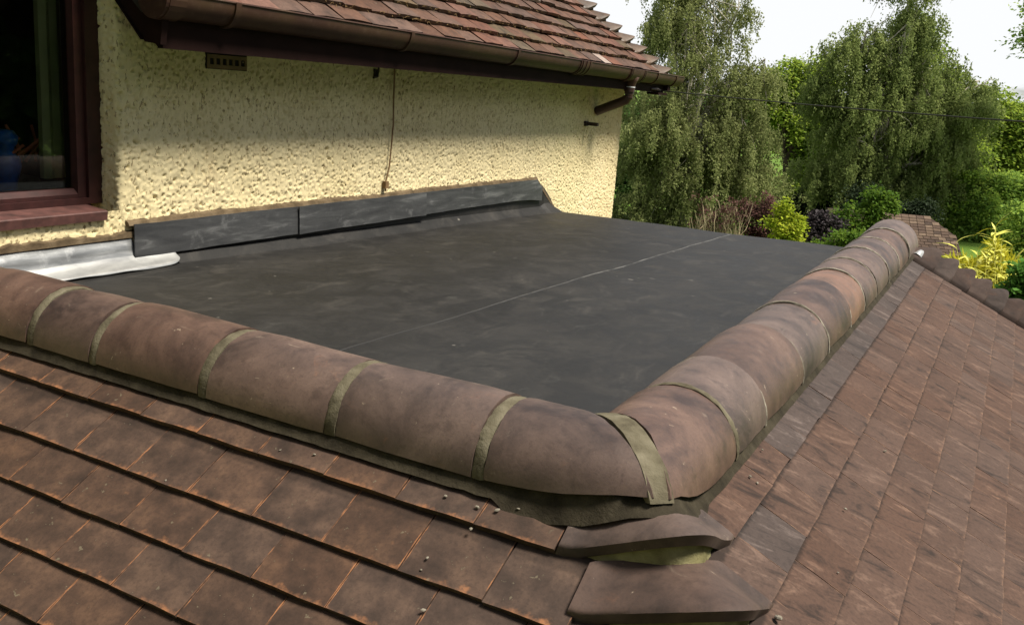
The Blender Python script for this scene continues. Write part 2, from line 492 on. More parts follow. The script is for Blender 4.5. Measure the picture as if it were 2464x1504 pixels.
# brown plastic gutter with algae
t = NT('gutter_plastic', 0.38, 0.5)
v = t.vec()
n1 = t.noise(t.vec((1, 0.6, 1)), 5, 5, 0.65); n2 = t.noise(v, 40, 4, 0.6)
base = t.ramp(n1, [(0.35, (0.036, 0.016, 0.011)), (0.6, (0.056, 0.025, 0.016))])
base = t.mix(t.math('MULTIPLY', t.step(n1, 0.45, 0.68), 0.55), base, (0.055, 0.036, 0.016))
base = t.mix(t.math('MULTIPLY', t.step(n2, 0.5, 0.75), 0.25), base, (0.13, 0.085, 0.06))
t.color(base); t.rough(t.math('ADD', t.math('MULTIPLY', n2, 0.3), 0.42))
t.b.inputs['Specular IOR Level'].default_value = 0.25
M['gutter'] = t.m
M['pipe'] = plain('brown_pipe', (0.040, 0.019, 0.016), 0.4, 0.5, var=0.25)
M['fascia'] = plain('maroon_board', (0.016, 0.007, 0.006), 0.85, 0.08, var=0.25)
M['stain_wood'] = plain('maroon_timber', (0.034, 0.010, 0.009), 0.42, 0.5, var=0.35, scale=30)
M['sill'] = plain('weathered_sill', (0.075, 0.030, 0.025), 0.62, 0.4, var=0.55, scale=22, bump=0.001)
M['terracotta'] = plain('dark_terracotta', (0.19, 0.13, 0.068), 0.8, 0.2)
M['rust_wire'] = plain('rusty_wire', (0.20, 0.12, 0.055), 0.7, 0.3)
M['black_cable'] = plain('cable_sheath', (0.022, 0.024, 0.015), 0.5, 0.4, var=0.1)
M['dark_iron'] = plain('dark_iron', (0.035, 0.022, 0.018), 0.6, 0.4)
M['deck'] = plain('roof_felt', (0.03, 0.026, 0.024), 0.9, 0.1)
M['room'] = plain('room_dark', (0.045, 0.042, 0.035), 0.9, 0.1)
M['curtain'] = plain('olive_curtain', (0.62, 0.58, 0.36), 0.9, 0.1, var=0.1)
M['blue'] = plain('blue_glaze', (0.01, 0.10, 0.52), 0.35, 0.5, var=0.3, scale=40)
M['twig_red'] = plain('red_twig', (0.62, 0.16, 0.10), 0.6, 0.3)
M['white'] = plain('white_plastic', (0.7, 0.72, 0.74), 0.5, 0.4, var=0.1)
M['log'] = plain('dark_bark', (0.06, 0.05, 0.045), 0.9, 0.2, scale=30, bump=0.01)
t = NT('window_glass', 0.02, 0.5)
t.t.nodes.remove(t.b)
gl = t.n('ShaderNodeBsdfGlossy'); gl.inputs['Roughness'].default_value = 0.02
tr = t.n('ShaderNodeBsdfTransparent'); tr.inputs['Color'].default_value = (0.80, 0.84, 0.80, 1)
fr = t.n('ShaderNodeFresnel'); fr.inputs['IOR'].default_value = 1.45
mx = t.n('ShaderNodeMixShader')
t.L(fr.outputs[0], mx.inputs[0]); t.L(tr.outputs[0], mx.inputs[1]); t.L(gl.outputs[0], mx.inputs[2])
t.L(mx.outputs[0], t.t.nodes['Material Output'].inputs['Surface'])
M['glass'] = t.m

def leaf_material(name, dark, mid, light, trans=0.5):
    t = NT(name, 0.7, 0.12)
    at_ = t.n('ShaderNodeAttribute', attribute_name='tint')
    c = t.ramp(at_.outputs['Fac'], [(0.05, dark), (0.5, mid), (0.95, light)])
    t.color(c)
    tl = t.n('ShaderNodeBsdfTranslucent')
    c2 = t.mix(0.5, c, light)
    t.L(c2, tl.inputs['Color'])
    ms = t.n('ShaderNodeMixShader'); ms.inputs[0].default_value = trans
    t.L(t.b.outputs[0], ms.inputs[1]); t.L(tl.outputs[0], ms.inputs[2])
    t.L(ms.outputs[0], t.t.nodes['Material Output'].inputs['Surface'])
    return t.m
M['leaf_birch'] = leaf_material('leaf_birch', (0.090, 0.110, 0.034), (0.180, 0.205, 0.072), (0.285, 0.305, 0.125))
M['leaf_birch_dark'] = leaf_material('leaf_birch_dark', (0.088, 0.120, 0.034), (0.178, 0.225, 0.066), (0.275, 0.320, 0.112))
M['leaf_syc'] = leaf_material('leaf_sycamore', (0.085, 0.150, 0.022), (0.200, 0.290, 0.040), (0.370, 0.450, 0.065))
M['leaf_deep'] = leaf_material('leaf_deep_green', (0.034, 0.070, 0.022), (0.070, 0.133, 0.034), (0.125, 0.203, 0.053))
M['leaf_yew'] = leaf_material('leaf_yew', (0.010, 0.018, 0.008), (0.018, 0.030, 0.012), (0.030, 0.048, 0.018), 0.15)
M['leaf_haw'] = leaf_material('leaf_hawthorn', (0.098, 0.167, 0.040), (0.196, 0.320, 0.061), (0.389, 0.500, 0.084))
M['leaf_lime'] = leaf_material('leaf_lime', (0.15, 0.22, 0.012), (0.30, 0.38, 0.025), (0.46, 0.48, 0.045), 0.4)
M['leaf_purple'] = leaf_material('leaf_purple', (0.022, 0.016, 0.018), (0.042, 0.032, 0.035), (0.085, 0.076, 0.080), 0.15)
M['leaf_red'] = leaf_material('leaf_red', (0.050, 0.024, 0.020), (0.088, 0.038, 0.032), (0.120, 0.066, 0.050), 0.25)
M['leaf_green'] = leaf_material('leaf_bright_green', (0.047, 0.098, 0.012), (0.085, 0.162, 0.019), (0.162, 0.238, 0.030), 0.4)
M['leaf_yellow'] = plain('leaf_yellow', (0.52, 0.50, 0.08), 0.5, 0.3, var=0.25, scale=8)
M['leaf_yellow_stuff'] = leaf_material('leaf_yellow_low', (0.20, 0.24, 0.02), (0.42, 0.40, 0.03), (0.60, 0.54, 0.05), 0.4)
M['leaf_gloss'] = leaf_material('leaf_climber', (0.040, 0.11, 0.015), (0.085, 0.21, 0.03), (0.17, 0.32, 0.07), 0.35)
M['bark_birch'] = plain('bark_birch', (0.34, 0.31, 0.25), 0.85, 0.2, var=0.55, scale=4)
M['bark_dark'] = plain('bark_dark', (0.050, 0.038, 0.026), 0.9, 0.15, var=0.4, scale=8)
M['bark_twig'] = plain('bark_pale_twig', (0.34, 0.28, 0.17), 0.85, 0.2, var=0.3, scale=8)
t = NT('grass', 0.9, 0.15)
v = t.vec()
n1 = t.noise(v, 0.09, 5, 0.6); n2 = t.noise(v, 2.2, 4, 0.6); n3 = t.noise(v, 30, 3, 0.6)
c = t.ramp(n1, [(0.35, (0.060, 0.130, 0.016)), (0.6, (0.115, 0.200, 0.028))])
c = t.mix(t.math('MULTIPLY', n2, 0.5), c, (0.16, 0.22, 0.035))
c = t.mix(t.math('MULTIPLY', t.step(n3, 0.4, 0.7), 0.4), c, (0.045, 0.085, 0.012))
t.color(c); t.bump(n3, 0.05, 0.6)
M['grass'] = t.m
M['shingle'] = plain('felt_shingle', (0.05, 0.034, 0.026), 0.9, 0.15, var=0.18, scale=3)
M['shed_wood'] = plain('shed_board', (0.17, 0.115, 0.07), 0.85, 0.2, var=0.3, scale=8)

# ================================================================== SETTING
GZ = -3.3
def ground_z(x, y):
    d = np.hypot(x, y)
    return GZ - 0.055 * np.clip(x - 3, 0, 22) - 0.006 * np.clip(d - 45, 0, 60) + 0.03 * np.clip(d - 120, 0, 260)
xs = np.concatenate([np.linspace(-420, -50, 20), np.linspace(-46, 46, 47), np.linspace(50, 420, 20)])
ys = np.concatenate([np.linspace(-60, -8, 8), np.linspace(-6, 80, 44), np.linspace(86, 460, 24)])
X, Y = np.meshgrid(xs, ys)
Z = ground_z(X, Y) + 0.05 * vnoise(np.column_stack([X.ravel(), Y.ravel()]), 0.3, 4).reshape(X.shape)
nx = len(xs); ny = len(ys)
I = np.arange(nx * ny).reshape(ny, nx)
Q = np.stack([I[:-1, :-1], I[:-1, 1:], I[1:, 1:], I[1:, :-1]], -1).reshape(-1, 4)
structure(obj('ground', mesh_quads('ground', np.column_stack([X.ravel(), Y.ravel(), Z.ravel()]), Q, M['grass'], True)))

# ================================================================== EXTENSION ROOF
ext = thing('extension_roof', 'flat roofed extension edged with rounded ridge tiles and brown clay tile slopes', 'roof', (0, 0, -0.3))
EXT0 = Vector((0, 0, -0.3))
def ext_part(name, me, parent=None):
    o = obj(name, me, parent or ext)
    if parent is None or parent is ext: o.location = -EXT0
    return o
def ext_mb(mb, name, mat, smooth=False):
    return ext_part(name, mesh_np(name, mb.v, mb.f, mat, smooth))

PF = math.radians(33.36)      # front slope
PG = math.radians(30.0)       # side slope
TW = 0.167; GAUGE = 0.1071; TT = 0.0135; TL = 0.20

def tile_mesh(name, w, l, th, mat, seed, rough=1.0, nx=3, ny=3, cham=True):
    r = random.Random(seed)
    vs = []; fs = []; uv = []
    top = {}
    for j in range(ny + 1):
        for i in range(nx + 1):
            u = i / nx; v = j / ny
            x = (u - 0.5) * w; y = v * l
            z = 0.0012 * math.sin(PI * u) + r.uniform(-0.0005, 0.0005) * rough
            if j == 0: y += r.uniform(-0.0011, 0.0011) * rough; z -= 0.0012
            if i in (0, nx): x += r.uniform(-0.0008, 0.0008) * rough
            top[i, j] = len(vs); vs.append((x, y, z)); uv.append((u, v))
    for j in range(ny):
        for i in range(nx):
            fs.append((top[i, j], top[i + 1, j], top[i + 1, j + 1], top[i, j + 1]))
    ring = [(i, 0) for i in range(nx)] + [(nx, j) for j in range(ny)] + [(i, ny) for i in range(nx, 0, -1)] + [(0, j) for j in range(ny, 0, -1)]
    low = []
    for (i, j) in ring:
        x, y, z = vs[top[i, j]]
        low.append(len(vs)); vs.append((x, y + (0.001 if j == 0 else 0), z - th)); u_, v_ = uv[top[i, j]]; uv.append((0.5 + (u_ - 0.5) * 0.6, max(v_, 0.35)))
    for k in range(len(ring)):
        a = top[ring[k]]; b = top[ring[(k + 1) % len(ring)]]
        fs.append((a, low[k], low[(k + 1) % len(ring)], b))
    fs.append(tuple(low[::-1]))
    me = mesh_np(name, vs, fs, mat)
    ul = me.uv_layers.new(name='UVMap')
    for lp in me.loops: ul.data[lp.index].uv = uv[lp.vertex_index]
    return me

def tile_matrix(origin, ex, ey, ez, tilt):
    eyt = ey * math.cos(tilt) - ez * math.sin(tilt)
    ezt = ez * math.cos(tilt) + ey * math.sin(tilt)
    mm = Matrix.Identity(4)
    for i in range(3):
        mm[i][0] = ex[i]; mm[i][1] = eyt[i]; mm[i][2] = ezt[i]; mm[i][3] = origin[i]
    return mm

def in_view(P, margin=0.12):
    d = np.asarray(P, float) - CAM_P
    z = d @ CAM_F
    if z < 0.1: return False
    u = 1232 + 2249 * (d @ CAM_R) / z; v = 752 + 2249 * (d @ CAM_D) / z
    return -margin * 2464 < u < (1 + margin) * 2464 and -margin * 1504 < v < (1 + margin) * 1504

tilt0 = math.atan2(TT, GAUGE)
# --- front slope
exF = Vector((1, 0, 0)); eyF = Vector((0, math.cos(PF), math.sin(PF))); ezF = Vector((0, -math.sin(PF), math.cos(PF)))
exG = Vector((0, 1, 0)); eyG = Vector((-math.cos(PG), 0, math.sin(PG))); ezG = Vector((math.sin(PG), 0, math.cos(PG)))
GX, GY, GZ0 = 0.2364, 0.2821, 0.0127
def hip_pt(z):                # the line where the two slopes meet
    y = z / math.tan(PF)
    return Vector((GX + (GZ0 - z) / math.tan(PG), y, z))

fs_deck = ext_part('front_slope', mesh_np('front_slope',
    [Vector((x, 0, 0)) + eyF * s + ezF * h for x, s, h in
     ((-1.86, 0.30, -0.052), (0.14, 0.12, -0.052), (0.62, -0.60, -0.052), (0.95, -0.98, -0.052), (-1.86, -0.98, -0.052),
      (-1.86, 0.30, -0.09), (0.14, 0.12, -0.09), (0.62, -0.60, -0.09), (0.95, -0.98, -0.09), (-1.86, -0.98, -0.09))],
    [(4, 3, 2, 1, 0), (5, 6, 7, 8, 9), (0, 1, 6, 5), (1, 2, 7, 6), (2, 3, 8, 7), (3, 4, 9, 8), (4, 0, 5, 9)], M['deck']))
ss_deck = ext_part('side_slope', mesh_np('side_slope',
    [Vector((GX, 0, GZ0)) + exG * y + eyG * s + ezG * h for y, s, h in
     ((0.14, 0.16, -0.052), (4.20, 0.16, -0.052), (4.95, -1.1, -0.052), (-0.80, -1.1, -0.052),
      (0.14, 0.16, -0.09), (4.20, 0.16, -0.09), (4.95, -1.1, -0.09), (-0.80, -1.1, -0.09))],
    [(3, 2, 1, 0), (4, 5, 6, 7), (0, 1, 5, 4), (1, 2, 6, 5), (2, 3, 7, 6), (3, 0, 4, 7)], M['deck']))

def place_tile(parent, me, mat4):
    o = obj('roof_tile', me, parent)
    o.matrix_world = mat4
    # parents sit at the shifted origin: keep world placement
    o.matrix_parent_inverse = Matrix.Identity(4)
    o.matrix_basis = mat4
    return o

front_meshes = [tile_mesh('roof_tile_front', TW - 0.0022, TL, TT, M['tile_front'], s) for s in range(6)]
cut_cache = {}
def cut_mesh(w, mat, key):
    k = (round(w, 3), key)
    if k not in cut_cache: cut_cache[k] = tile_mesh('roof_tile_cut', w, TL, TT, mat, hash(k) & 0xffff)
    return cut_cache[k]

def front_end(k):             # right-hand end of course k, beside the bonnet
    return -0.010 + (0.0 if k == 0 else 0.078 + (k - 1) * 0.08)
for k in range(0, 8):
    s_tail = 0.0195 if k == 0 else -k * GAUGE
    xe = front_end(k)
    off = 0.0 if k % 2 == 0 else 0.5
    for j in range(-5, 13):
        xr = -TW * (j + off) + 0.0; xl = xr - TW
        if xl > xe - 0.03 or xr < -1.855: continue
        w = TW
        if xr > xe or (xe - xr) < 0.055 and (xe - xr) > 0: xr = xe; w = xr - xl
        if xl < -1.855: xl = -1.855; w = xr - xl
        c = (xr + xl) / 2
        o = Vector((c, 0, 0)) + eyF * (s_tail + random.uniform(-0.0014, 0.0014)) + ezF * random.uniform(-0.0008, 0.0008)
        if not in_view(o, 0.35): continue
        me = random.choice(front_meshes) if abs(w - TW) < 0.002 else cut_mesh(w - 0.002, M['tile_front'], 'f')
        rz = random.uniform(-0.004, 0.004)
        mt = tile_matrix(o, exF, eyF, ezF, tilt0 + random.uniform(-0.004, 0.004)) @ Matrix.Rotation(rz, 4, 'Z') @ Matrix.Rotation(random.uniform(-0.0035, 0.0035), 4, 'Y')
        place_tile(fs_deck, me, mt)

# --- side slope
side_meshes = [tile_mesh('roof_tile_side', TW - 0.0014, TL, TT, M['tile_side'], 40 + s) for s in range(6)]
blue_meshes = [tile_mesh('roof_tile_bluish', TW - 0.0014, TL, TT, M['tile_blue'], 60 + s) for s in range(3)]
def side_start(k): return 0.246 - 0.098 * k
def side_stop(k): return 3.885 + 0.060 * k
for k in range(0, 10):
    off = 0.0 if k % 2 == 1 else 0.5
    y0 = side_start(k); y1 = side_stop(k)
    for j in range(-8, 30):
        ya = GY + TW * (j - 0.0 + off) - TW; yb = ya + TW
        if yb < y0 + 0.03 or ya > y1 - 0.02: continue
        w = TW
        if ya < y0 or (ya - y0 < 0.06 and ya > y0): ya = y0; w = yb - ya
        if yb > y1: yb = y1; w = yb - ya
        o = Vector((GX, (ya + yb) / 2, GZ0)) + eyG * (-k * GAUGE + random.uniform(-0.0015, 0.0015)) + ezG * random.uniform(-0.0005, 0.0005)
        if not in_view(o, 0.45): continue
        blue = (k == 0 and j not in (1, 2)) or (k == 1 and j == 1)
        if abs(w - TW) < 0.002: me = random.choice(blue_meshes if blue else side_meshes)
        else: me = cut_mesh(w - 0.002, M['tile_side'], 's')
        mt = tile_matrix(o, exG, eyG, ezG, tilt0 + random.uniform(-0.003, 0.003)) @ Matrix.Rotation(random.uniform(-0.003, 0.003), 4, 'Z') @ Matrix.Rotation(random.uniform(-0.002, 0.002), 4, 'Y')
        place_tile(ss_deck, me, mt)

# --- rounded ridge tiles
R = 0.1236; ZC = 0.065; YO = 0.07; XO = 0.166
def a_right(y): return float(np.interp(y, [0, 1.8, 4.2], [0.130, 0.131, 0.138]))
def zlow_left(x): return float(np.interp(x, [-0.20, -0.083, -0.024, 0.067, 0.121, 0.161], [0.066, 0.076, 0.086, 0.108, 0.118, 0.122]))
def zlow_right(y): return float(np.interp(y, [0.06, 0.132, 0.20, 0.30, 0.50], [0.122, 0.112, 0.086, 0.067, 0.062]))
def th0(z): return math.asin(max(-0.9, min(0.9, (z - ZC) / R)))
def left_pt(x, th, r=0.0):
    rr = R + r
    return (x, YO + R - rr * math.cos(th), ZC + rr * math.sin(th))
def right_pt(y, th, r=0.0):
    a = a_right(y)
    b = float(np.interp(y, [0.4, 1.8, 4.2], [R, 0.129, 0.137]))
    return (XO - a + (a + r) * math.cos(th), y, ZC + (b + r) * math.sin(th))

def ridge_shell(ring, s0, s1, lo, hi=PI, ns=5, nt=22, thick=0.015, seed=0, drop=0.0, flare=0.0):
    """ring(s, th, r) gives a point; lo(s) is the lowest angle; s0/s1 may depend on the angle"""
    r = random.Random(seed)
    ph = r.uniform(0, 6)
    vs = []; fs = []
    def grid(dr):
        g = []
        for i in range(ns + 1):
            row = []
            for j in range(nt + 1):
                f = j / nt
                sa = s0(f) if callable(s0) else s0
                sb = s1(f) if callable(s1) else s1
                s = sa + (sb - sa) * i / ns
                th = lo(s) + (hi - lo(s)) * f
                wob = 0.0012 * math.sin(3 * th + ph) + 0.0009 * math.sin(s * 20 + 2 * th + ph) + (flare * (i / ns - 0.5))
                jit = r.uniform(-0.0006, 0.0006)
                if dr == 0 and i in (0, ns): wob -= 0.0020
                if j == 0 and dr == 0: wob += r.uniform(-0.0015, 0.0005)
                p = ring(s + (r.uniform(-0.0012, 0.0012) if i in (0, ns) else 0), th, dr + wob + jit)
                row.append(len(vs)); vs.append((p[0], p[1], p[2] + drop))
            g.append(row)
        return g
    o = grid(0.0); n = grid(-thick)
    for i in range(ns):
        for j in range(nt):
            fs.append((o[i][j], o[i][j + 1], o[i + 1][j + 1], o[i + 1][j]))
            fs.append((n[i][j], n[i + 1][j], n[i + 1][j + 1], n[i][j + 1]))
    for j in range(nt):
        fs.append((o[0][j], n[0][j], n[0][j + 1], o[0][j + 1]))
        fs.append((o[ns][j], o[ns][j + 1], n[ns][j + 1], n[ns][j]))
    for i in range(ns):
        fs.append((o[i][0], o[i + 1][0], n[i + 1][0], n[i][0]))
        fs.append((o[i][nt], n[i][nt], n[i + 1][nt], o[i + 1][nt]))
    return vs, fs

def add_shell(name, vf, mat):
    me = mesh_np(name, vf[0], vf[1], mat)
    o = ext_part(name, me)
    bm_fix(me)
    return smooth_by_angle(o, 50)
import bmesh
def bm_fix(me):
    bm = bmesh.new(); bm.from_mesh(me)
    bmesh.ops.recalc_face_normals(bm, faces=bm.faces)
    bm.to_mesh(me); bm.free()

LJ = [-1.852, -1.735, -1.445, -1.220, -0.878, -0.536, -0.198]
HG = 0.0135
for i in range(len(LJ) - 1):
    add_shell('ridge_tile', ridge_shell(left_pt, LJ[i] + (HG if i else 0), LJ[i + 1] - HG, lambda x: th0(zlow_left(x)), seed=i, drop=random.uniform(-0.0035, 0.0035), flare=random.uniform(-0.004, 0.004)), M['ridge'])
def mitre_x(f): return XO * (1 - (1 - math.cos(PI * f)) / 2) if False else None
# mitred pair at the corner
def left_end(f):
    th = 0.47 + (PI - 0.47) * f
    tau = (1 - math.cos(th)) / 2
    return XO - 0.260 * tau - 0.0225
add_shell('ridge_tile', ridge_shell(left_pt, -0.198 + HG, left_end, lambda x: th0(zlow_left(x)), ns=10, seed=31), M['ridge'])
RJ = [0.498, 0.741, 1.142, 1.520, 1.929, 2.246, 2.552, 2.941, 3.315, 3.763]
RG = 0.005
def right_start(f):
    th = 0.47 + (PI - 0.47) * f
    tau = (1 - math.cos(th)) / 2
    return YO + 0.2472 * tau + 0.0195
add_shell('ridge_tile', ridge_shell(right_pt, right_start, RJ[0] - RG - 0.004, lambda y: th0(zlow_right(y)), ns=10, seed=32), M['ridge'])
ends = RJ + [4.19]
for i in range(len(ends) - 1):
    o = add_shell('ridge_tile', ridge_shell(right_pt, ends[i] + RG, ends[i + 1] - RG, lambda y: th0(zlow_right(y)), seed=50 + i, drop=random.uniform(-0.0045, 0.0045), flare=random.uniform(-0.006, 0.006)),
              M['ridge_warm'] if i == 4 else M['ridge'])
    if i == 4: o['label'] = 'orange tinted ridge tile half way along the side ridge'

def rag(vs, amp, seed, sc=60):
    P = np.array(vs)
    return [tuple(p) for p in P + amp * np.column_stack([vnoise(P, sc, seed + q) for q in range(3)])]
def joint(ring, s, half, lo, mat, seed, rin=-0.0035):
    vf = ridge_shell(ring, s - half, s + half, lo, ns=4, nt=36, thick=0.02, seed=seed)
    P = np.array(vf[0])
    vs = []
    ring0 = ridge_shell(lambda a, b, r: ring(a, b, r + rin), s - half, s + half, lo, ns=4, nt=36, thick=0.02, seed=seed)
    return add_shell('mortar_joint', (rag(ring0[0], 0.0014, seed, 90), ring0[1]), mat)
for i, s in enumerate(LJ[1:]):
    joint(left_pt, s, HG - 0.0010, lambda x: th0(zlow_left(x)) - 0.02, M['mortar'], 100 + i, -0.0018)
for i, s in enumerate(RJ):
    joint(right_pt, s, RG - 0.0002 + (0.004 if i == 0 else 0), lambda y: th0(zlow_right(y)) - 0.02, M['mortar'] if i == 0 else M['mortar_pale'], 130 + i, 0.0008)
# mitre joint
secs = []
for j in range(41):
    th = 0.36 + (PI - 0.36) * j / 40
    tau = (1 - math.cos(th)) / 2
    base = np.array([XO - 0.260 * tau, YO + 0.2472 * tau, ZC + (R - 0.0012) * math.sin(th)])
    inn = np.array([0.036, 0.1936, ZC])
    din = (inn - base) * 0.16
    wd = 0.0310
    L_ = base + np.array([-wd, 0, 0]); R_ = base + np.array([0, wd, 0])
    mid = (L_ + R_) / 2 + np.array([0.0, 0, 0.0])
    secs.append([L_, mid - din * 0.05, R_, R_ + din, L_ + din])
vf = sweep(secs)
add_shell('mortar_joint', (rag(vf[0], 0.0012, 170, 60), vf[1]), M['mortar'])

# --- bedding mortar below the ridge tiles, wrapping round the corner
path = []   # (foot, top, inward)
for x in np.linspace(-1.855, -0.16, 60):
    path.append(((x, 0.060, 0.0415), (x, 0.080, zlow_left(x) + 0.006), (0, 1, 0)))
for x, zb in ((-0.13, 0.040), (-0.10, 0.040), (-0.074, 0.040), (-0.040, 0.043), (-0.010, 0.050), (0.02, 0.058), (0.05, 0.073), (0.074, 0.084), (0.10, 0.094), (0.127, 0.101)):
    path.append(((x, 0.055 if x < 0.1 else 0.062, zb - 0.012), (x, 0.082 + (0.020 if x > 0.08 else 0), zlow_left(x) - 0.002), (0, 1, 0)))
path.append(((0.160, 0.078, 0.092), (0.132, 0.106, 0.112), (-0.7, 0.7, 0)))
for y, zb in ((0.115, 0.093), (0.14, 0.086), (0.175, 0.070), (0.21, 0.056), (0.24, 0.048)):
    path.append(((0.182, y, zb - 0.010), (0.152, y, zlow_right(y) - 0.002), (-1, 0, 0)))
for y in np.linspace(0.28, 4.19, 110):
    path.append(((0.1745, y, 0.0435), (0.156, y, zlow_right(y) + 0.006), (-1, 0, 0)))
secs = []
for f, t_, i_ in path:
    f = np.array(f); t_ = np.array(t_); i_ = np.array(i_, float)
    m1 = f * 0.45 + t_ * 0.55 + np.array([0, 0, 0.0]) + i_ * 0.003
    secs.append([f, m1, t_, t_ + i_ * 0.035, f + i_ * 0.055])
vf = sweep(secs)
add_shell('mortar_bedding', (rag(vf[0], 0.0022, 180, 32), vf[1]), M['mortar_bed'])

# end of the side ridge, closed with mortar, and the scrap of lead behind it
mb = MB()
vs = [(XO - a_right(4.18) + (a_right(4.18) - 0.012) * math.cos(PI * j / 20), 4.175, ZC + (R - 0.012) * math.sin(PI * j / 20)) for j in range(21)]
mb.add(vs + [(x, 4.150, z) for x, y, z in vs], [tuple(range(21)), tuple(range(21, 42))[::-1]] + [(j, j + 1, 22 + j, 21 + j) for j in range(20)] + [(20, 0, 21, 41)])
ext_mb(mb, 'end_mortar', M['mortar_pale'])

# --- bonnet tiles on the hips
def bonnet(name, hip0, d, a, b, wa, wb, tau, mat, mortar_mat, seed, shift=0.075, above=0.058, length=0.17, thick=0.030, mortar=True, power=1.0, step=0.14):
    d = np.array(d, float); d /= np.linalg.norm(d)
    a = np.array(a, float); b = np.array(b, float)
    side = np.cross(d, [0, 0, 1]); nrm = np.cross(side, d); nrm /= np.linalg.norm(nrm)
    if nrm[2] < 0: nrm = -nrm
    da = abs(d @ a); db = abs(d @ b)
    hip0 = np.array(hip0, float)
    def pt(q, back, lift):
        """q -1..1 across, back = distance uphill from the tail"""
        tt = tau - back
        hp = hip0 + d * tt
        Lp = hp + a * (wa - back * da); Rp = hp + b * (wb - back * db)
        H = hip0 + d * (tt - shift) + nrm * (above - 0.42 * back)
        mid = (Lp + Rp) / 2
        w = (0.5 * (1 + math.cos(PI * q))) ** power
        base = Lp + (Rp - Lp) * (q + 1) / 2
        return base + (H - mid) * w + nrm * (lift - 0.012 * back / length)
    nq = 28; nb = 5
    r = random.Random(seed)
    vs = []; fs = []
    def grid(dl, trim=0.0):
        g = []
        for i in range(nb + 1):
            row = []
            for j in range(nq + 1):
                q = -1 + 2 * j / nq
                f_ = (0, 0.05, 0.12, 0.4, 0.7, 1.0)[i]
                corner = 0.016 * max(0.0, (abs(q) - 0.80) / 0.20) ** 2
                bk = corner + (length - corner) * f_
                nose = (-0.0040, -0.0008, 0, 0, 0, 0)[i] if dl > 0 else 0.0
                edge = -0.004 * max(0.0, (abs(q) - 0.9) / 0.1) ** 2 if dl > 0 else 0.0
                p = pt(q, bk, dl + r.uniform(-0.0004, 0.0004) + nose + edge)
                row.append(len(vs)); vs.append(tuple(p))
            g.append(row)
        return g
    o = grid(0.011); n = grid(0.011 - thick)
    for i in range(nb):
        for j in range(nq):
            fs.append((o[i][j], o[i][j + 1], o[i + 1][j + 1], o[i + 1][j]))
            fs.append((n[i][j], n[i + 1][j], n[i + 1][j + 1], n[i][j + 1]))
        fs.append((o[i][0], o[i + 1][0], n[i + 1][0], n[i][0])); fs.append((o[i][nq], n[i][nq], n[i + 1][nq], o[i + 1][nq]))
    for j in range(nq):
        fs.append((o[0][j], n[0][j], n[0][j + 1], o[0][j + 1])); fs.append((o[nb][j], o[nb][j + 1], n[nb][j + 1], n[nb][j]))
    me = mesh_np(name, vs, fs, mat); bm_fix(me)
    out = [me, None]
    if mortar:
        # mortar pressed under the tail, down onto the next bonnet
        secs = []
        for j in range(nq + 1):
            q = -0.97 + 1.94 * j / nq
            top = pt(q, 0.012, 0.011 - thick + 0.002)
            down = np.array([0, 0, -1.0])
            k = math.cos(PI / 2 * q) ** 0.7 if abs(q) < 1 else 0
            low = top + down * (0.012 + 0.044 * k) + d * (0.004 + 0.008 * k)
            secs.append([top, (top + low) / 2 - d * 0.003, low, low - d * 0.025 + down * 0.012, top - d * 0.025 + down * 0.012])
        vf = sweep(secs)
        m2 = mesh_np(name + '_mortar', rag(vf[0], 0.003, seed + 5, 50), vf[1], mortar_mat); bm_fix(m2)
        out[1] = m2
    return out

dN = (1.14, -1, -0.658)
hipN = np.array(hip_pt(0.007))
for k in range(3):
    me, m2 = bonnet('bonnet_tile', hipN, dN, (-1, 0, 0), (0, 1, 0), 0.252 + 0.034 * min(k, 1) + 0.01 * max(0, k - 1), 0.232 - 0.004 * k, 0.140 * k, M['bonnet'], M['mortar_fresh'], 300 + k, length=0.17 if k == 0 else 0.150)
    smooth_by_angle(ext_part('bonnet_tile', me), 60)
    smooth_by_angle(ext_part('bonnet_mortar', m2), 60)
dFar = (0.0885, 0.064, -0.051)
hipF = np.array([0.235, 4.130, 0.012])
for k in range(7):
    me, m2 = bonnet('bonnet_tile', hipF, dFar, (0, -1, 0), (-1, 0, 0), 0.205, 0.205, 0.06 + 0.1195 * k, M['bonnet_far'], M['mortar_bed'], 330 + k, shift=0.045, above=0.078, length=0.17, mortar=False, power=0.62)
    smooth_by_angle(ext_part('bonnet_tile', me), 60)
far_deck = MB()
far_deck.add([(0.1, 4.16, 0.05), (1.4, 5.0, -0.72), (1.4, 5.9, -1.3), (-2.1, 5.9, -1.3), (-2.1, 4.2, -0.06), (0.0, 4.2, -0.02)], [(0, 1, 2, 3, 4, 5)])
ext_mb(far_deck, 'far_slope', M['tile_side'])
mb = MB()
rows = []
for i in range(5):
    rows.append([(0.160 + 0.010 * j + 0.006 * i, 3.99 + 0.024 * i, 0.063 - 0.0045 * j + 0.028 * math.sin(PI * j / 5) * math.sin(PI * (i + 0.6) / 5.2)) for j in range(6)])
vs, fs = sweep(rows, closed=False, cap=False)
mb.add(vs, fs)
lo = [(x, y, z - 0.02) for x, y, z in vs]
mb.add(lo, [f[::-1] for f in fs])
ext_mb(mb, 'lead_saddle', M['lead_bright'], True)

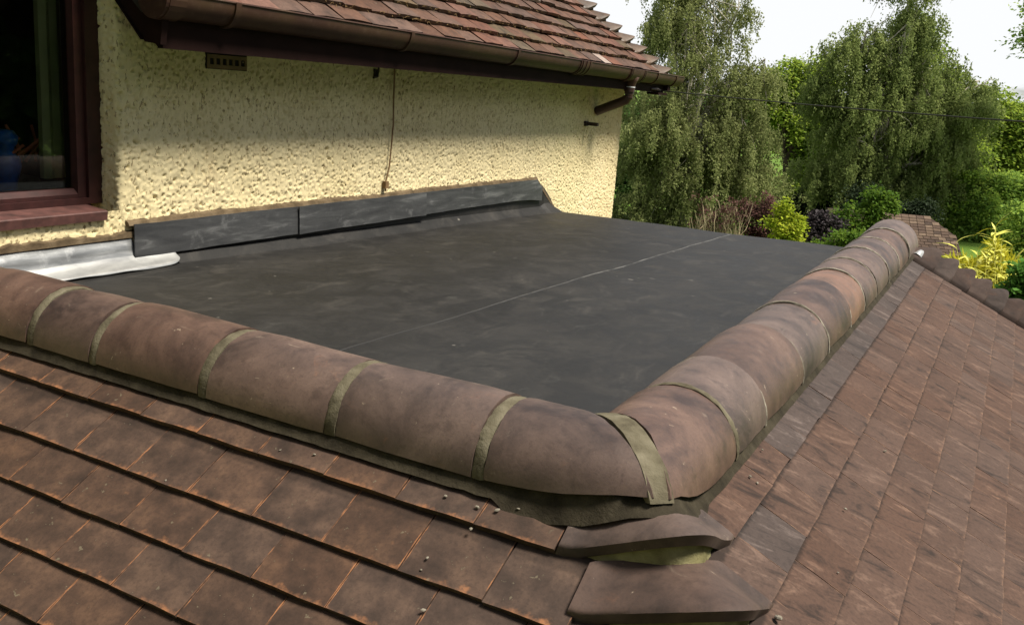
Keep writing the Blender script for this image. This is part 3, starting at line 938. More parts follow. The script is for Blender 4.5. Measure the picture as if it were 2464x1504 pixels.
# --- membrane
def zm(y): return 0.110 - 0.0205 * (y - 0.4)
xs = np.linspace(-1.806, 0.03, 60); ts = np.linspace(0, 1, 110)
def far_y(x): return np.interp(x, [-1.82, -1.47, -0.78, -0.24, 0.1], [3.80, 3.85, 3.915, 4.035, 4.10])
V = []
rowlen = len(xs)
for t_ in ts:
    yy = 0.12 + (far_y(xs) - 0.12) * t_
    V.append(np.column_stack([xs, yy, zm(yy)]))
last = V[-1].copy()
for dy, dz in ((0.012, -0.003), (0.020, -0.012), (0.023, -0.03), (0.023, -0.10)):
    r_ = last.copy(); r_[:, 1] += dy; r_[:, 2] += dz; V.append(r_)
V = np.concatenate(V)
wv = 0.0035 * vnoise(V[:, :2], 2.2, 3) + 0.0018 * vnoise(V[:, :2], 6.0, 9) + 0.0006 * vnoise(V[:, :2], 17.0, 5)
V[:, 2] += wv
nr = len(ts) + 4
I = np.arange(nr * rowlen).reshape(nr, rowlen)
Q = np.stack([I[:-1, :-1], I[:-1, 1:], I[1:, 1:], I[1:, :-1]], -1).reshape(-1, 4)
ext_part('membrane', mesh_quads('membrane', V, Q, M['membrane'], True))
mb = MB().prism([(-1.855, 0.12), (0.05, 0.12), (0.06, 4.09), (-0.24, 4.03), (-0.78, 3.91), (-1.47, 3.845), (-1.855, 3.79)], 2, -0.32, 0.020)
ext_mb(mb, 'flat_deck', M['deck'])
# seam: one sheet lapped over the other
secs = []
for y in np.linspace(0.34, 3.905, 90):
    x = -0.785 + 0.002 * math.sin(y * 3) ; z = zm(y) + float(0.0035 * vnoise([[x, y]], 2.2, 3)[0] + 0.0018 * vnoise([[x, y]], 6.0, 9)[0] + 0.0006 * vnoise([[x, y]], 17.0, 5)[0])
    secs.append([(x - 0.003, y, z - 0.002), (x - 0.0026, y, z + 0.0020), (x + 0.0022, y, z + 0.0014), (x + 0.0034, y, z - 0.002)])
vs, fs = sweep(secs)
ext_part('membrane_seam', mesh_np('membrane_seam', vs, fs, M['seam'], True))
# fillet and upstand against the wall
secs = []
WX = -1.86
for y in np.linspace(0.872, 3.62, 70):
    n_ = 0.0012 * math.sin(y * 5) + 0.0006 * math.sin(y * 13)
    secs.append([(WX + 0.004, y, 0.20), (WX + 0.008, y, 0.20), (WX + 0.008 + n_ * .3, y, zm(y) + 0.034 + n_ * .5), (WX + 0.050 + n_, y, zm(y) + 0.003), (WX + 0.075 + n_, y, zm(y) - 0.01), (WX + 0.004, y, zm(y) - 0.02)])
for y, h in ((3.66, 0.135), (3.72, 0.095), (3.77, 0.055), (3.805, 0.01)):
    z = zm(y)
    secs.append([(WX + 0.004, y, z + h), (WX + 0.008, y, z + h), (WX + 0.012, y, z + min(0.05, h * 0.6)), (WX + 0.06, y, z + 0.003), (WX + 0.075, y, z - 0.01), (WX + 0.004, y, z - 0.02)])
vs, fs = sweep(secs)
ext_part('membrane_upstand', mesh_np('membrane_upstand', vs, fs, M['membrane'], False))

# --- lead flashings
def lead_piece(name, y0, y1, z0, z1, off, mat, end_slant=0.0, seed=0):
    secs = []
    for i, y in enumerate(np.linspace(y0, y1, 30)):
        f = i / 29
        wz = 0.0007 * math.sin(y * 11 + seed) + 0.0005 * math.sin(y * 37)
        wx = 0.0010 * math.sin(y * 5 + seed) + 0.0005 * math.sin(y * 17)
        yt = y - end_slant * (f ** 8)
        def P(x, yy, z): return (WX + x, yy, z)
        zb = z0 - (0.022 * f ** 8 if end_slant else 0)
        secs.append([P(off, yt, z1 + wz), P(off + 0.003, yt, z1 + wz), P(off + 0.006 + wx, y, (z0 + z1) / 2), P(off + 0.007 + wx * 1.6, y, zb + wz), P(off + 0.003 + wx * 1.6, y, zb + wz), P(off + 0.001 + wx, y, (z0 + z1) / 2)])
    vs, fs = sweep(secs)
    o = ext_part(name, mesh_np(name, vs, fs, mat)); bm_fix(o.data)
    return o
lead_piece('lead_flashing', 0.717, 1.486, 0.135, 0.240, 0.018, M['lead'], seed=1)
lead_piece('lead_flashing', 1.480, 2.362, 0.134, 0.241, 0.027, M['lead'], seed=2)
lead_piece('lead_flashing', 2.352, 3.602, 0.136, 0.240, 0.016, M['lead'], end_slant=0.075, seed=3)
# lower piece under the window, turned out at the foot over the rubber
secs = []
for y in np.concatenate([np.linspace(0.0, 0.76, 30), np.linspace(0.775, 0.885, 14)]):
    q = max(0.0, (y - 0.775) / 0.110)
    keep = math.sqrt(max(0.0, 1 - q ** 2.2)) if q > 0 else 1.0
    zb = zm(y) + 0.0065
    prof = [(0.008, 0.205 if y < 0.716 else 0.165), (0.011, 0.160), (0.016, 0.142), (0.030, 0.128), (0.055, 0.116), (0.082, zb)]
    prof = [(min(x, 0.020 + 0.062 * keep), z if x <= 0.020 + 0.062 * keep else zb + (0.128 - zb) * (1 - keep)) for x, z in prof]
    top = [(WX + x + 0.0008 * math.sin(y * 31 + z * 50), y, z + 0.0012 * math.sin(y * 40 + x * 90)) for x, z in prof]
    secs.append(top + [(x - 0.002, yy, z - 0.003) for x, yy, z in top[::-1]])
vs, fs = sweep(secs)
o = ext_part('lead_apron', mesh_np('lead_apron', vs, fs, M['lead_grey'], True)); o['label'] = 'lead apron under the window, sky reflection painted pale on its turned out foot'
o.data.materials.append(M['lead_bright'])
n_ = 12
for i, p in enumerate(o.data.polygons):
    if i % n_ in (2, 3, 4) and i < n_ * 43: p.material_index = 1  # foot faces take brighter lead: sky reflection put into the colour

# ================================================================== HOUSE
house = thing('house', 'cream roughcast house with a brown tiled roof and dark gutter above the flat roof', 'house', (0, 0, 0))
# roughcast wall: one height field wrapped from the window jamb round onto the face
def rough_field(s0, s1, z0, z1, step, seed):
    ns = int((s1 - s0) / step); nz = int((z1 - z0) / step)
    H = np.zeros((ns + 1, nz + 1))
    r = np.random.default_rng(seed)
    area = (s1 - s0) * (z1 - z0)
    def stamp(n, rmin, rmax, amp, sign):
        for _ in range(n):
            c = (r.uniform(s0, s1), r.uniform(z0, z1)); rad = r.uniform(rmin, rmax); am = r.uniform(0.5, 1.0) * amp
            el = r.uniform(0.7, 1.4)
            i0 = max(0, int((c[0] - rad * 1.4 - s0) / step)); i1 = min(ns, int((c[0] + rad * 1.4 - s0) / step) + 1)
            j0 = max(0, int((c[1] - rad * 1.4 - z0) / step)); j1 = min(nz, int((c[1] + rad * 1.4 - z0) / step) + 1)
            if i1 <= i0 or j1 <= j0: continue
            a = (np.arange(i0, i1 + 1) * step + s0 - c[0]) / rad * el; b = (np.arange(j0, j1 + 1) * step + z0 - c[1]) / rad / el
            d2 = a[:, None] ** 2 + b[None, :] ** 2
            k = np.clip(1 - d2, 0, 1) * am
            if sign > 0: H[i0:i1 + 1, j0:j1 + 1] = np.maximum(H[i0:i1 + 1, j0:j1 + 1], k)
            else: H[i0:i1 + 1, j0:j1 + 1] -= np.clip(1 - d2, 0, 1) ** 0.7 * am
    stamp(int(area * 700), 0.007, 0.013, 0.0030, 1)
    stamp(int(area * 4000), 0.0035, 0.0070, 0.0036, 1)
    stamp(int(area * 2300), 0.0034, 0.0062, 0.0085, -1)
    sv = s0 + np.arange(ns + 1) * step; zv = z0 + np.arange(nz + 1) * step
    SS, ZZ = np.meshgrid(sv, zv, indexing='ij')
    H += 0.0014 * vnoise(np.column_stack([SS.ravel(), ZZ.ravel()]), 16, seed).reshape(SS.shape)
    H += 0.0010 * vnoise(np.column_stack([SS.ravel(), ZZ.ravel()]), 90, seed + 1).reshape(SS.shape)
    return SS, ZZ, H
JY = 0.682; YE = 4.79
def wrap(SS, ZZ, H, jamb=True):
    """s<0: window jamb (facing -y); 0..face: wall; beyond: far return"""
    x = np.empty_like(SS); y = np.empty_like(SS)
    rr = 0.016
    Lf = YE - JY
    # angle of the surface normal
    ang = np.clip(SS / (rr * PI / 2), 0, 1) * PI / 2 if jamb else np.full_like(SS, PI / 2)
    s2 = SS - rr * PI / 2
    if jamb:
        bx = np.where(SS < 0, WX - rr + SS, WX - rr + rr * np.sin(ang)); by = np.where(SS < 0, JY, JY + rr - rr * np.cos(ang))
        by = np.where(s2 > 0, JY + rr + s2, by); bx = np.where(s2 > 0, WX, bx)
    else:
        bx = np.full_like(SS, WX); by = SS.copy()
    nxv = np.sin(ang); nyv = -np.cos(ang)
    # far corner
    over = by - (YE - rr)
    a2 = np.clip(over / (rr * PI / 2), 0, 1) * PI / 2
    far = over > 0
    bx = np.where(far, WX - rr + rr * np.cos(a2), bx); by = np.where(far, YE - rr + rr * np.sin(a2), by)
    ex = over - rr * PI / 2
    bx = np.where(ex > 0, WX - rr - ex, bx); by = np.where(ex > 0, YE, by)
    nxv = np.where(far, np.cos(a2), nxv); nyv = np.where(far, np.sin(a2), nyv)
    return np.stack([bx + nxv * H, by + nyv * H, ZZ], -1)
def field_mesh(name, P, mat):
    a, b, _ = P.shape
    I = np.arange(a * b).reshape(a, b)
    Q = np.stack([I[:-1, :-1], I[1:, :-1], I[1:, 1:], I[:-1, 1:]], -1).reshape(-1, 4)
    return mesh_quads(name, P.reshape(-1, 3), Q, mat, True)
SS, ZZ, H = rough_field(-0.10, 4.20, -0.20, 0.955, 0.0043, 3)
obj('wall', field_mesh('wall', wrap(SS, ZZ, H), M['wall']), house)
SS, ZZ, H = rough_field(-0.10, 0.69, -0.20, 0.290, 0.0045, 5)
obj('wall', field_mesh('wall', wrap(SS, ZZ, H, False), M['wall']), house)
SS, ZZ, H = rough_field(-0.10, 0.06, 0.945, 2.20, 0.0045, 8)
obj('wall', field_mesh('wall', wrap(SS, ZZ, H), M['wall']), house)
mb = MB().box(-7.5, WX - 0.012, -4.0, YE - 0.010, -6.0, 0.22)            # body of the house below
mb.box(-2.05, WX - 0.105, JY + 0.02, 0.76, 0.225, 2.20)
mb.box(-4.6, WX - 0.012, -2.45, JY - 0.02, 1.705, 2.20)
mb.box(-1.939, WX - 0.012, -2.45, JY - 0.02, 1.40, 1.704)              # and behind the rendered face
mb.box(-2.05, WX - 0.02, JY + 0.105, YE - 0.014, 0.226, 0.90)
mb.build('wall_core', M['wall_plain'], house)
# pointing above the lead
secs = []
for y in np.linspace(0.70, 3.54, 160):
    n1 = -0.003 + 0.004 * math.sin(y * 7) * math.sin(y * 2.3) + random.uniform(-0.0035, 0.0035)
    secs.append([(WX - 0.01, y, 0.236), (WX + 0.019, y, 0.237), (WX + 0.013, y, 0.252 + n1), (WX - 0.01, y, 0.262 + n1)])
vs, fs = sweep(secs)
obj('pointing', mesh_np('pointing', vs, fs, M['pointing']), house)
secs = []
for y in np.linspace(0.0, 0.73, 60):
    n1 = 0.005 * math.sin(y * 23) * math.sin(y * 7.3) + random.uniform(-0.003, 0.003)
    secs.append([(WX - 0.01, y, 0.195), (WX + 0.012, y, 0.198), (WX + 0.010, y, 0.214 + n1), (WX - 0.01, y, 0.223 + n1)])
vs, fs = sweep(secs)
obj('pointing', mesh_np('pointing', vs, fs, M['pointing']), house)
secs = []
for q in np.linspace(0, 1, 12):
    y = 3.528 + 0.285 * q; z = 0.240 - 0.196 * q
    secs.append([(WX - 0.01, y, z - 0.004), (WX + 0.012, y, z - 0.004), (WX + 0.010, y + 0.010, z + 0.010), (WX - 0.01, y + 0.010, z + 0.012)])
vs, fs = sweep(secs)
obj('pointing', mesh_np('pointing', vs, fs, M['pointing']), house)

# --- window
win = obj('window', MB().box(-2.02, -1.935, 0.612, 0.690, 0.292, 1.40).box(-2.02, -1.935, -1.0, 0.612, 0.292, 0.322).v and None, house) if False else None
wb = MB()
wb.box(-2.02, -1.938, 0.634, 0.692, 0.2992, 1.40)
wb.box(-2.02, -1.938, -1.2, 0.634, 0.2992, 0.318)
win = wb.build('window', M['stain_wood'], house)
sb = MB()
sb.box(-2.005, -1.950, 0.604, 0.6335, 0.3185, 1.40)
sb.prism([(-2.005, 0.3185), (-1.950, 0.3185), (-1.950, 0.330), (-1.968, 0.345), (-2.005, 0.345)], 1, -1.2, 0.6035)
sb.build('sash', M['stain_wood'], win)
MB().box(-1.984, -1.980, -1.2, 0.607, 0.3455, 1.40).build('pane', M['glass'], win)
sl = MB().prism([(-2.0, 0.299), (-1.938, 0.2985), (-1.846, 0.2915), (-1.843, 0.288), (-1.846, 0.262), (-1.880, 0.262), (-2.0, 0.262)], 1, -1.2, 0.624)
sl = sl.build('window_sill', M['sill'], house)
# room behind the glass
rb = MB()
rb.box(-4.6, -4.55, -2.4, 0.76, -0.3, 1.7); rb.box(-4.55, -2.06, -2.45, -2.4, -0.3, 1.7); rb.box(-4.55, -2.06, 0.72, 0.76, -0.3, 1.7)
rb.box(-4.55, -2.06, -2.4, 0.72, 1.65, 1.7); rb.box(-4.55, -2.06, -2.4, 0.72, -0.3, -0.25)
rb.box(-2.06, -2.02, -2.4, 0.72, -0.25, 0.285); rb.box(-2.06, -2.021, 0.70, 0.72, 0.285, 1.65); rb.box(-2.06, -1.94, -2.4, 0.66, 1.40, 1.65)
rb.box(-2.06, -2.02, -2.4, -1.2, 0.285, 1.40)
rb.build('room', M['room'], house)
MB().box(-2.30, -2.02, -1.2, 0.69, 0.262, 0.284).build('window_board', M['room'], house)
cb = MB()
for i in range(5):
    cb.prism([(-2.12 + 0.012 * (i % 2), 0.60 + i * 0.018), (-2.10 + 0.012 * (i % 2), 0.60 + i * 0.018), (-2.10 + 0.012 * ((i + 1) % 2), 0.618 + i * 0.018), (-2.12 + 0.012 * ((i + 1) % 2), 0.618 + i * 0.018)], 2, 0.36, 1.40)
cur = cb.build('curtain', M['curtain'])
tag(cur, 'narrow olive curtain hanging at the right inside the window', 'curtain')
# ornaments on the window board
vz = thing('blue_vase', 'bright blue ribbed vase on the window board behind the glass', 'vase', (-2.13, 0.487, 0.285))
prof = [(0.030, 0.0), (0.036, 0.02), (0.034, 0.06), (0.040, 0.085), (0.048, 0.115), (0.045, 0.14), (0.028, 0.158), (0.030, 0.172), (0.040, 0.185), (0.042, 0.205), (0.030, 0.222), (0.0, 0.226)]
secs = [[(r_ * math.cos(2 * PI * j / 20) * (1 + 0.03 * (j % 2)), r_ * math.sin(2 * PI * j / 20) * (1 + 0.03 * (j % 2)), z) for j in range(20)] for r_, z in prof]
vs, fs = sweep(secs)
obj('vase_body', mesh_np('vase_body', vs, fs, M['blue'], True), vz)
tb = MB()
for i in range(13):
    a = random.uniform(-0.2, 0.9); L_ = random.uniform(0.06, 0.11); b_ = random.uniform(-0.5, 0.5)
    p0 = np.array([-2.16 + random.uniform(-0.02, 0.02), 0.47 + 0.012 * i, 0.395 + random.uniform(0, 0.03)])
    p1 = p0 + np.array([b_ * 0.1, a * 0.10, L_ * 0.6]); p2 = p1 + np.array([b_ * 0.03, a * 0.02 + random.uniform(-.02, .03), L_ * 0.4])
    tb.tube([p0, p1, p2], [0.0048, 0.0042, 0.0048], 6)
tw = tb.build('dried_twigs', M['twig_red'])
tag(tw, 'bundle of reddish orange dried twigs behind the window glass', 'twigs')
lb = MB()
lb.tube([(-2.17, 0.37, 0.325), (-2.16, 0.46, 0.333), (-2.15, 0.55, 0.331), (-2.14, 0.60, 0.325)], [0.036, 0.042, 0.042, 0.036], 12)
lg = lb.build('bolster', M['log'], smooth=True)
tag(lg, 'dark rolled bolster lying along the inside of the window', 'bolster')

# --- eaves
fz = lambda y: 0.937 - 0.0075 * y
mb = MB().box(-1.676, -1.654, 0.672, 4.965, 0.780, 0.925); mb.build('fascia', M['fascia'], house)
mb = MB().prism([(-1.6765, 0.784), (-1.6765, 0.800), (-1.90, 1.000), (-1.90, 0.984)], 1, 0.672, 4.955); mb.build('soffit', M['fascia'], house)
mb = MB().prism([(-1.640, 0.790), (-1.703, 0.795), (-1.86, 0.952), (-2.6, 1.62), (-2.6, 1.78), (-1.620, 0.925)], 1, 0.650, 0.6715)
mb.build('bargeboard', M['fascia'], house)
mb = MB().prism([(-1.703, 0.800), (-1.709, 0.800), (-1.866, 0.957), (-1.860, 0.957)], 1, 0.640, 0.6495)
mb.build('verge_trim', M['fascia'], house)
mb = MB().box(-1.70, -1.62, 4.78, 4.955, 0.765, 0.7795).box(-1.74, -1.625, 4.97, 5.02, 0.79, 0.86)
mb.build('eaves_end', M['fascia'], house)

gut = None
def gutter_ring(y, r, d, th0_=0.0, n=14, x=-1.645, back=False):
    z0 = fz(y)
    return [(x + r * math.cos(PI * j / n), y, z0 - d * math.sin(PI * j / n) ** 0.9) for j in range(n + 1)]
def gutter_shell(y0, y1, r, d, t, lip=True, ns=12):
    secs = []
    for y in np.linspace(y0, y1, ns):
        o = gutter_ring(y, r, d); i = gutter_ring(y, r - t, d - t)
        secs.append(o + i[::-1])
    return sweep(secs)
vs, fs = gutter_shell(0.64, 5.19, 0.056, 0.070, 0.003, ns=30)
mb = MB().add(vs, fs)
mb.tube([(-1.645 + 0.0555, y, fz(y) - 0.001) for y in np.linspace(0.64, 5.19, 20)], 0.0042, 6)
gut = mb.build('gutter', M['gutter'], house); bm_fix(gut.data); smooth_by_angle(gut, 40)
def ring_part(name, y0, y1, extra, ribs=0):
    mb = MB()
    vs, fs = gutter_shell(y0, y1, 0.056 + extra, 0.070 + extra, extra, ns=2); mb.add(vs, fs)
    for i in range(ribs):
        yy = y0 + (y1 - y0) * (i + 0.5) / ribs
        vs, fs = gutter_shell(yy - 0.006, yy + 0.006, 0.060 + extra, 0.074 + extra, extra + 0.003, ns=2); mb.add(vs, fs)
    o = mb.build(name, M['gutter'], gut); bm_fix(o.data); return smooth_by_angle(o, 40)
for y in (0.90, 1.83, 2.715, 4.66):
    o = ring_part('bracket', y - 0.011, y + 0.011, 0.006)
    MB().box(-1.658, -1.640, y - 0.011, y + 0.011, fz(y) - 0.105, fz(y) - 0.066).build('bracket_foot', M['pipe'], o) if False else None
ring_part('union', 3.43, 3.57, 0.005, 3)
ring_part('end_cap', 5.02, 5.05, 0.006)
# stop end facing the camera
vs = gutter_ring(0.640, 0.060, 0.074, n=18); n_ = len(vs)
mb = MB().add(vs + [(x, 0.628, z) for x, y, z in vs], [tuple(range(n_)), tuple(range(n_, 2 * n_))[::-1]] + [(j, j + 1, n_ + j + 1, n_ + j) for j in range(n_ - 1)] + [(n_ - 1, 0, n_, 2 * n_ - 1)])
vs2, fs2 = gutter_shell(0.64, 0.70, 0.062, 0.076, 0.005, ns=2); mb.add(vs2, fs2)
o = mb.build('stop_end', M['gutter'], gut); bm_fix(o.data)
vs = gutter_ring(5.19, 0.056, 0.070, n=18)
MB().add(vs + [(x, 5.194, z) for x, y, z in vs], [tuple(range(n_)), tuple(range(n_, 2 * n_))[::-1]] + [(j, j + 1, n_ + j + 1, n_ + j) for j in range(n_ - 1)] + [(n_ - 1, 0, n_, 2 * n_ - 1)]).build('stop_end', M['gutter'], gut)
# running outlet and swan neck
o = ring_part('outlet', 4.17, 4.43, 0.005, 0)
for y in (4.18, 4.20, 4.40, 4.42):
    r_ = ring_part('outlet_rib', y - 0.005, y + 0.005, 0.009)
PYY = 4.315
mb = MB().tube([(-1.645, PYY, fz(PYY) - 0.045), (-1.645, PYY, fz(PYY) - 0.075), (-1.645, PYY, fz(PYY) - 0.100), (-1.645, PYY, 0.790)], [0.055, 0.042, 0.033, 0.032], 18)
mb.build('outlet_spigot', M['gutter'], gut, True)
dp = MB()
dp.tube([(-1.645, PYY, 0.800), (-1.645, PYY, 0.755), (-1.648, PYY, 0.735), (-1.660, PYY, 0.718), (-1.690, PYY, 0.703), (-1.855, PYY, 0.632)], [0.029, 0.029, 0.0295, 0.030, 0.029, 0.029], 18)
dp.tube([(-1.645, PYY, 0.806), (-1.645, PYY, 0.768)], 0.0335, 18)
dp.tube([(-1.650, PYY, 0.742), (-1.6505, PYY, 0.733)], 0.0325, 18)
dpo = smooth_by_angle(dp.build('downpipe', M['pipe'], house), 40)
MB().tube([(-1.645, PYY, 0.800), (-1.645, PYY, 0.795)], 0.0342, 18).build('seal_ring', M['white'], dpo)
# old pipe bracket left on the wall
mb = MB().box(WX - 0.01, WX + 0.088, 4.165, 4.183, 0.545, 0.566).box(WX - 0.01, WX + 0.014, 4.155, 4.193, 0.540, 0.571)
mb.build('pipe_bracket', M['dark_iron'], house)
# air brick
ab = MB().box(WX - 0.01, WX + 0.008, 1.035, 1.215, 0.732, 0.745).box(WX - 0.01, WX + 0.008, 1.035, 1.215, 0.765, 0.777)
for i in range(7):
    y = 1.035 + i * 0.0285
    ab.box(WX - 0.01, WX + 0.0075, y, y + 0.010, 0.745, 0.765)
abo = ab.build('air_brick', M['terracotta'], house)
MB().box(WX - 0.03, WX + 0.003, 1.03, 1.22, 0.73, 0.79).build('hole_shade', M['deck'], abo)  # solid dark backing, its colour stands for the shade inside the holes
mb = MB().box(WX, WX + 0.008, 1.955, 1.975, 0.745, 0.775).tube([(WX + 0.012, 1.975, 0.785), (WX + 0.014, 1.965, 0.745), (WX + 0.02, 1.93, 0.74)], 0.005, 6)
mb.build('cable_clip', M['dark_iron'], house)
# wire down the wall
wp = [(WX + 0.014, 2.085, 0.785), (WX + 0.013, 2.090, 0.65), (WX + 0.014, 2.094, 0.55), (WX + 0.013, 2.089, 0.46), (WX + 0.015, 2.078, 0.37), (WX + 0.014, 2.063, 0.318), (WX + 0.013, 2.056, 0.30), (WX + 0.013, 2.060, 0.262)]
wire = MB().tube(wp, 0.0036, 6)
wire.box(WX + 0.004, WX + 0.022, 2.047, 2.071, 0.275, 0.305)
tag(wire.build('wall_wire', M['rust_wire'], smooth=False), 'thin rusty brown wire hanging down the cream wall to the lead', 'wire')

# --- main roof tiles
PR = math.radians(40); RGa = 0.095; RT = 0.0210
exR = Vector((0, 1, 0)); eyR = Vector((-math.cos(PR), 0, math.sin(PR))); ezR = Vector((math.sin(PR), 0, math.cos(PR)))
def eave(y): return Vector((-1.622, y, 0.934 - 0.0052 * (y - 1.3)))
# hip line of the main roof, falling to the far corner
dH = np.array([0.45, 0.345, -0.378]); lenH = np.linalg.norm(dH)
hip_e = np.array([-1.63, 4.90, 0.905])
def hip_y(k): return hip_e[1] - dH[1] / 0.378 * (k * RGa * math.sin(PR))
roof = MB()
c = [Vector((0, 0, 0))] * 4
a0 = eave(0.64) + eyR * 0.02 - ezR * 0.06; a1 = eave(4.86) + eyR * 0.02 - ezR * 0.06
b0 = eave(0.64) + eyR * 2.4 - ezR * 0.06; b1 = eave(4.86 - 2.4 * 0.59) + eyR * 2.4 - ezR * 0.06
dn = ezR * 0.04
roof.add([a0, a1, b1, b0, a0 - dn, a1 - dn, b1 - dn, b0 - dn], [(0, 1, 2, 3), (7, 6, 5, 4), (0, 4, 5, 1), (1, 5, 6, 2), (2, 6, 7, 3), (3, 7, 4, 0)])
fp = [a1 + Vector((0, 0.02, 0)), b1 + Vector((0, 0.02, 0)), Vector((-6.0, 3.4, b1.z)), Vector((-6.0, 4.93, a1.z))]
roof.add(fp, [(0, 1, 2, 3)])
roof = roof.build('roof', M['deck'], house)
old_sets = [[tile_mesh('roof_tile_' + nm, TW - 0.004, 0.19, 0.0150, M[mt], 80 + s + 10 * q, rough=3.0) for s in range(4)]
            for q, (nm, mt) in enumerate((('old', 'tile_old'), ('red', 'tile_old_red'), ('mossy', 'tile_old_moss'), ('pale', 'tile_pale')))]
tiltR = math.atan2(RT, RGa)
for k in range(0, 13):
    y1 = hip_y(k) - 0.13
    off = 0.5 * (k % 2)
    for j in range(0, 28):
        ya = 0.62 + TW * (j - off); yb = ya + TW
        if ya > y1 - 0.03 or yb < 0.66: continue
        if ya < 0.62: ya = 0.62
        if yb > y1: yb = y1
        w = yb - ya
        yc = (ya + yb) / 2
        o = eave(yc) + eyR * (k * RGa + random.uniform(-0.006, 0.006)) + ezR * random.uniform(-0.002, 0.004)
        if not in_view(o, 0.30): continue
        pale = (k == 0 and abs(yc - 3.87) < 0.085) or (k == 5 and abs(yc - 3.55) < 0.085)
        q = 3 if pale else random.choices((0, 1, 2), (0.62, 0.24, 0.14))[0]
        if abs(w - TW) < 0.002: me = random.choice(old_sets[q])
        else: me = cut_mesh(w - 0.004, M['tile_old'], 'o')
        mt = tile_matrix(o, exR, eyR, ezR, tiltR + random.uniform(-0.02, 0.02)) @ Matrix.Rotation(random.uniform(-0.02, 0.02), 4, 'Z') @ Matrix.Rotation(random.uniform(-0.012, 0.012), 4, 'Y')
        if pale: mt = mt @ Matrix.Diagonal((0.72, 1, 1, 1))
        to = obj('roof_tile', me, roof); to.matrix_basis = mt
for k in range(0, 10):
    tau = -k * RGa * math.sin(PR) / 0.378 * lenH
    me, m2 = bonnet('hip_tile', hip_e, dH, (0, -1, 0), (-1, 0, 0), 0.150, 0.150, tau + 0.03, M['bonnet_moss'], M['mortar_bed'], 360 + k, shift=0.02, above=0.045, length=0.17, power=0.7)
    smooth_by_angle(obj('hip_tile', me, roof), 60)
    smooth_by_angle(obj('hip_mortar', m2, roof), 60)

# straw and moss caught along the courses of the old roof
r = random.Random(33)
mb = MB()
for i in range(420):
    k = r.choice((1, 1, 1, 2, 2, 3, 4)); y = r.uniform(0.8, 4.5)
    if y > hip_y(k) - 0.2: continue
    p = np.array(eave(y) + eyR * (k * RGa - r.uniform(0.0, 0.006)) + ezR * r.uniform(-0.012, -0.002))
    q = p + np.array([r.uniform(0.0, 0.014), r.uniform(-0.02, 0.02), r.uniform(-0.012, 0.008)])
    mb.tube([p, (p + q) / 2 + np.array([0, 0, 0.004]), q], [0.0011, 0.0011, 0.0007], 3)
st = mb.build('straw', plain('straw', (0.20, 0.13, 0.06), 0.9, 0.1, var=0.4), roof)
st['kind'] = 'stuff'

# --- telephone cable
A = np.array([-1.652, 4.90, 0.793]); Bq = at(2720, 311, 4.2)
pts = []
for i in range(41):
    f = i / 40
    p = A + (Bq - A) * f; p[2] -= 0.012 * 4 * f * (1 - f)
    pts.append(p)
tc_ = MB().tube(pts, 0.0040, 6).build('telephone_cable', M['black_cable'], smooth=True)
tag(tc_, 'dark overhead telephone cable running from the eaves across the trees', 'cable')
MB().tube([(-1.652, 4.72, 0.798), (-1.640, 4.80, 0.800), (-1.652, 4.91, 0.793)], [0.006, 0.012, 0.006], 6).build('cable_grip', M['dark_iron'], tc_)

# ================================================================== TREES AND SHRUBS
F_PX = 2249.0
UPV = np.array([0, 0, 1.0])
RIGHT = CAM_R.copy(); RIGHT[2] = 0; RIGHT /= np.linalg.norm(RIGHT)
DEEP = np.cross(UPV, RIGHT)

def leaf_quads(P, axis, size, aspect, seed, up=0.0):
    """rhombic leaves at P; axis = preferred leaf direction (N,3)"""
    r = np.random.default_rng(seed); n = len(P)
    ax = axis + r.normal(0, 0.55, (n, 3)); ax /= np.linalg.norm(ax, axis=1)[:, None]
    nr = r.normal(0, 1, (n, 3)); nr[:, 2] = np.abs(nr[:, 2]) + up
    b = np.cross(ax, nr); b /= np.linalg.norm(b, axis=1)[:, None] + 1e-9
    L_ = size * r.uniform(0.6, 1.25, n)[:, None]
    V = np.stack([P, P + ax * L_ * 0.45 + b * L_ * aspect * 0.5, P + ax * L_, P + ax * L_ * 0.45 - b * L_ * aspect * 0.5], 1).reshape(-1, 3)
    return V, np.arange(4 * n).reshape(n, 4)

def lobes_from(px, dist, depth=0.8):
    out = []
    for l in px:
        cx, cy, rx, ry = l[:4]; dd = dist + (l[4] if len(l) > 4 else 0)
        k = dd / F_PX
        out.append((at(cx, cy, dd), rx * k, ry * k, max(rx, ry) * k * depth))
    return out

def ragged(lobes, seed, k=4, s=(0.22, 0.5), fit=1.0):
    """break a smooth outline: smaller lobes round the rim of each"""
    r = np.random.default_rng(seed); lobes = [(c, a * fit, b * fit, d * fit) for c, a, b, d in lobes]
    out = [(c, a * 0.9, b * 0.9, d) for c, a, b, d in lobes]
    for c, a, b, d in lobes:
        for i in range(k):
            th = r.uniform(0, 2 * PI); ph = r.uniform(-1, 1); q = r.uniform(*s)
            e = RIGHT * a * math.cos(th) * 0.95 + UPV * b * math.sin(th) * 0.95 + DEEP * d * ph * 0.6
            out.append((c + e, a * q, b * q * r.uniform(0.7, 1.3), d * q))
    return out

def sample_lobes(lobes, n, r, shell=0.45):
    w = np.array([l[1] * l[2] for l in lobes]); w /= w.sum()
    idx = r.choice(len(lobes), n, p=w)
    d = r.normal(0, 1, (n, 3)); d /= np.linalg.norm(d, axis=1)[:, None]
    rad = r.uniform(0, 1, n) ** shell
    C = np.array([l[0] for l in lobes])[idx]
    rr = np.array([[l[1], l[3], l[2]] for l in lobes])[idx]
    q = d * rad[:, None] * rr
    return C + q[:, :1] * RIGHT + q[:, 1:2] * DEEP + q[:, 2:3] * UPV, d, idx

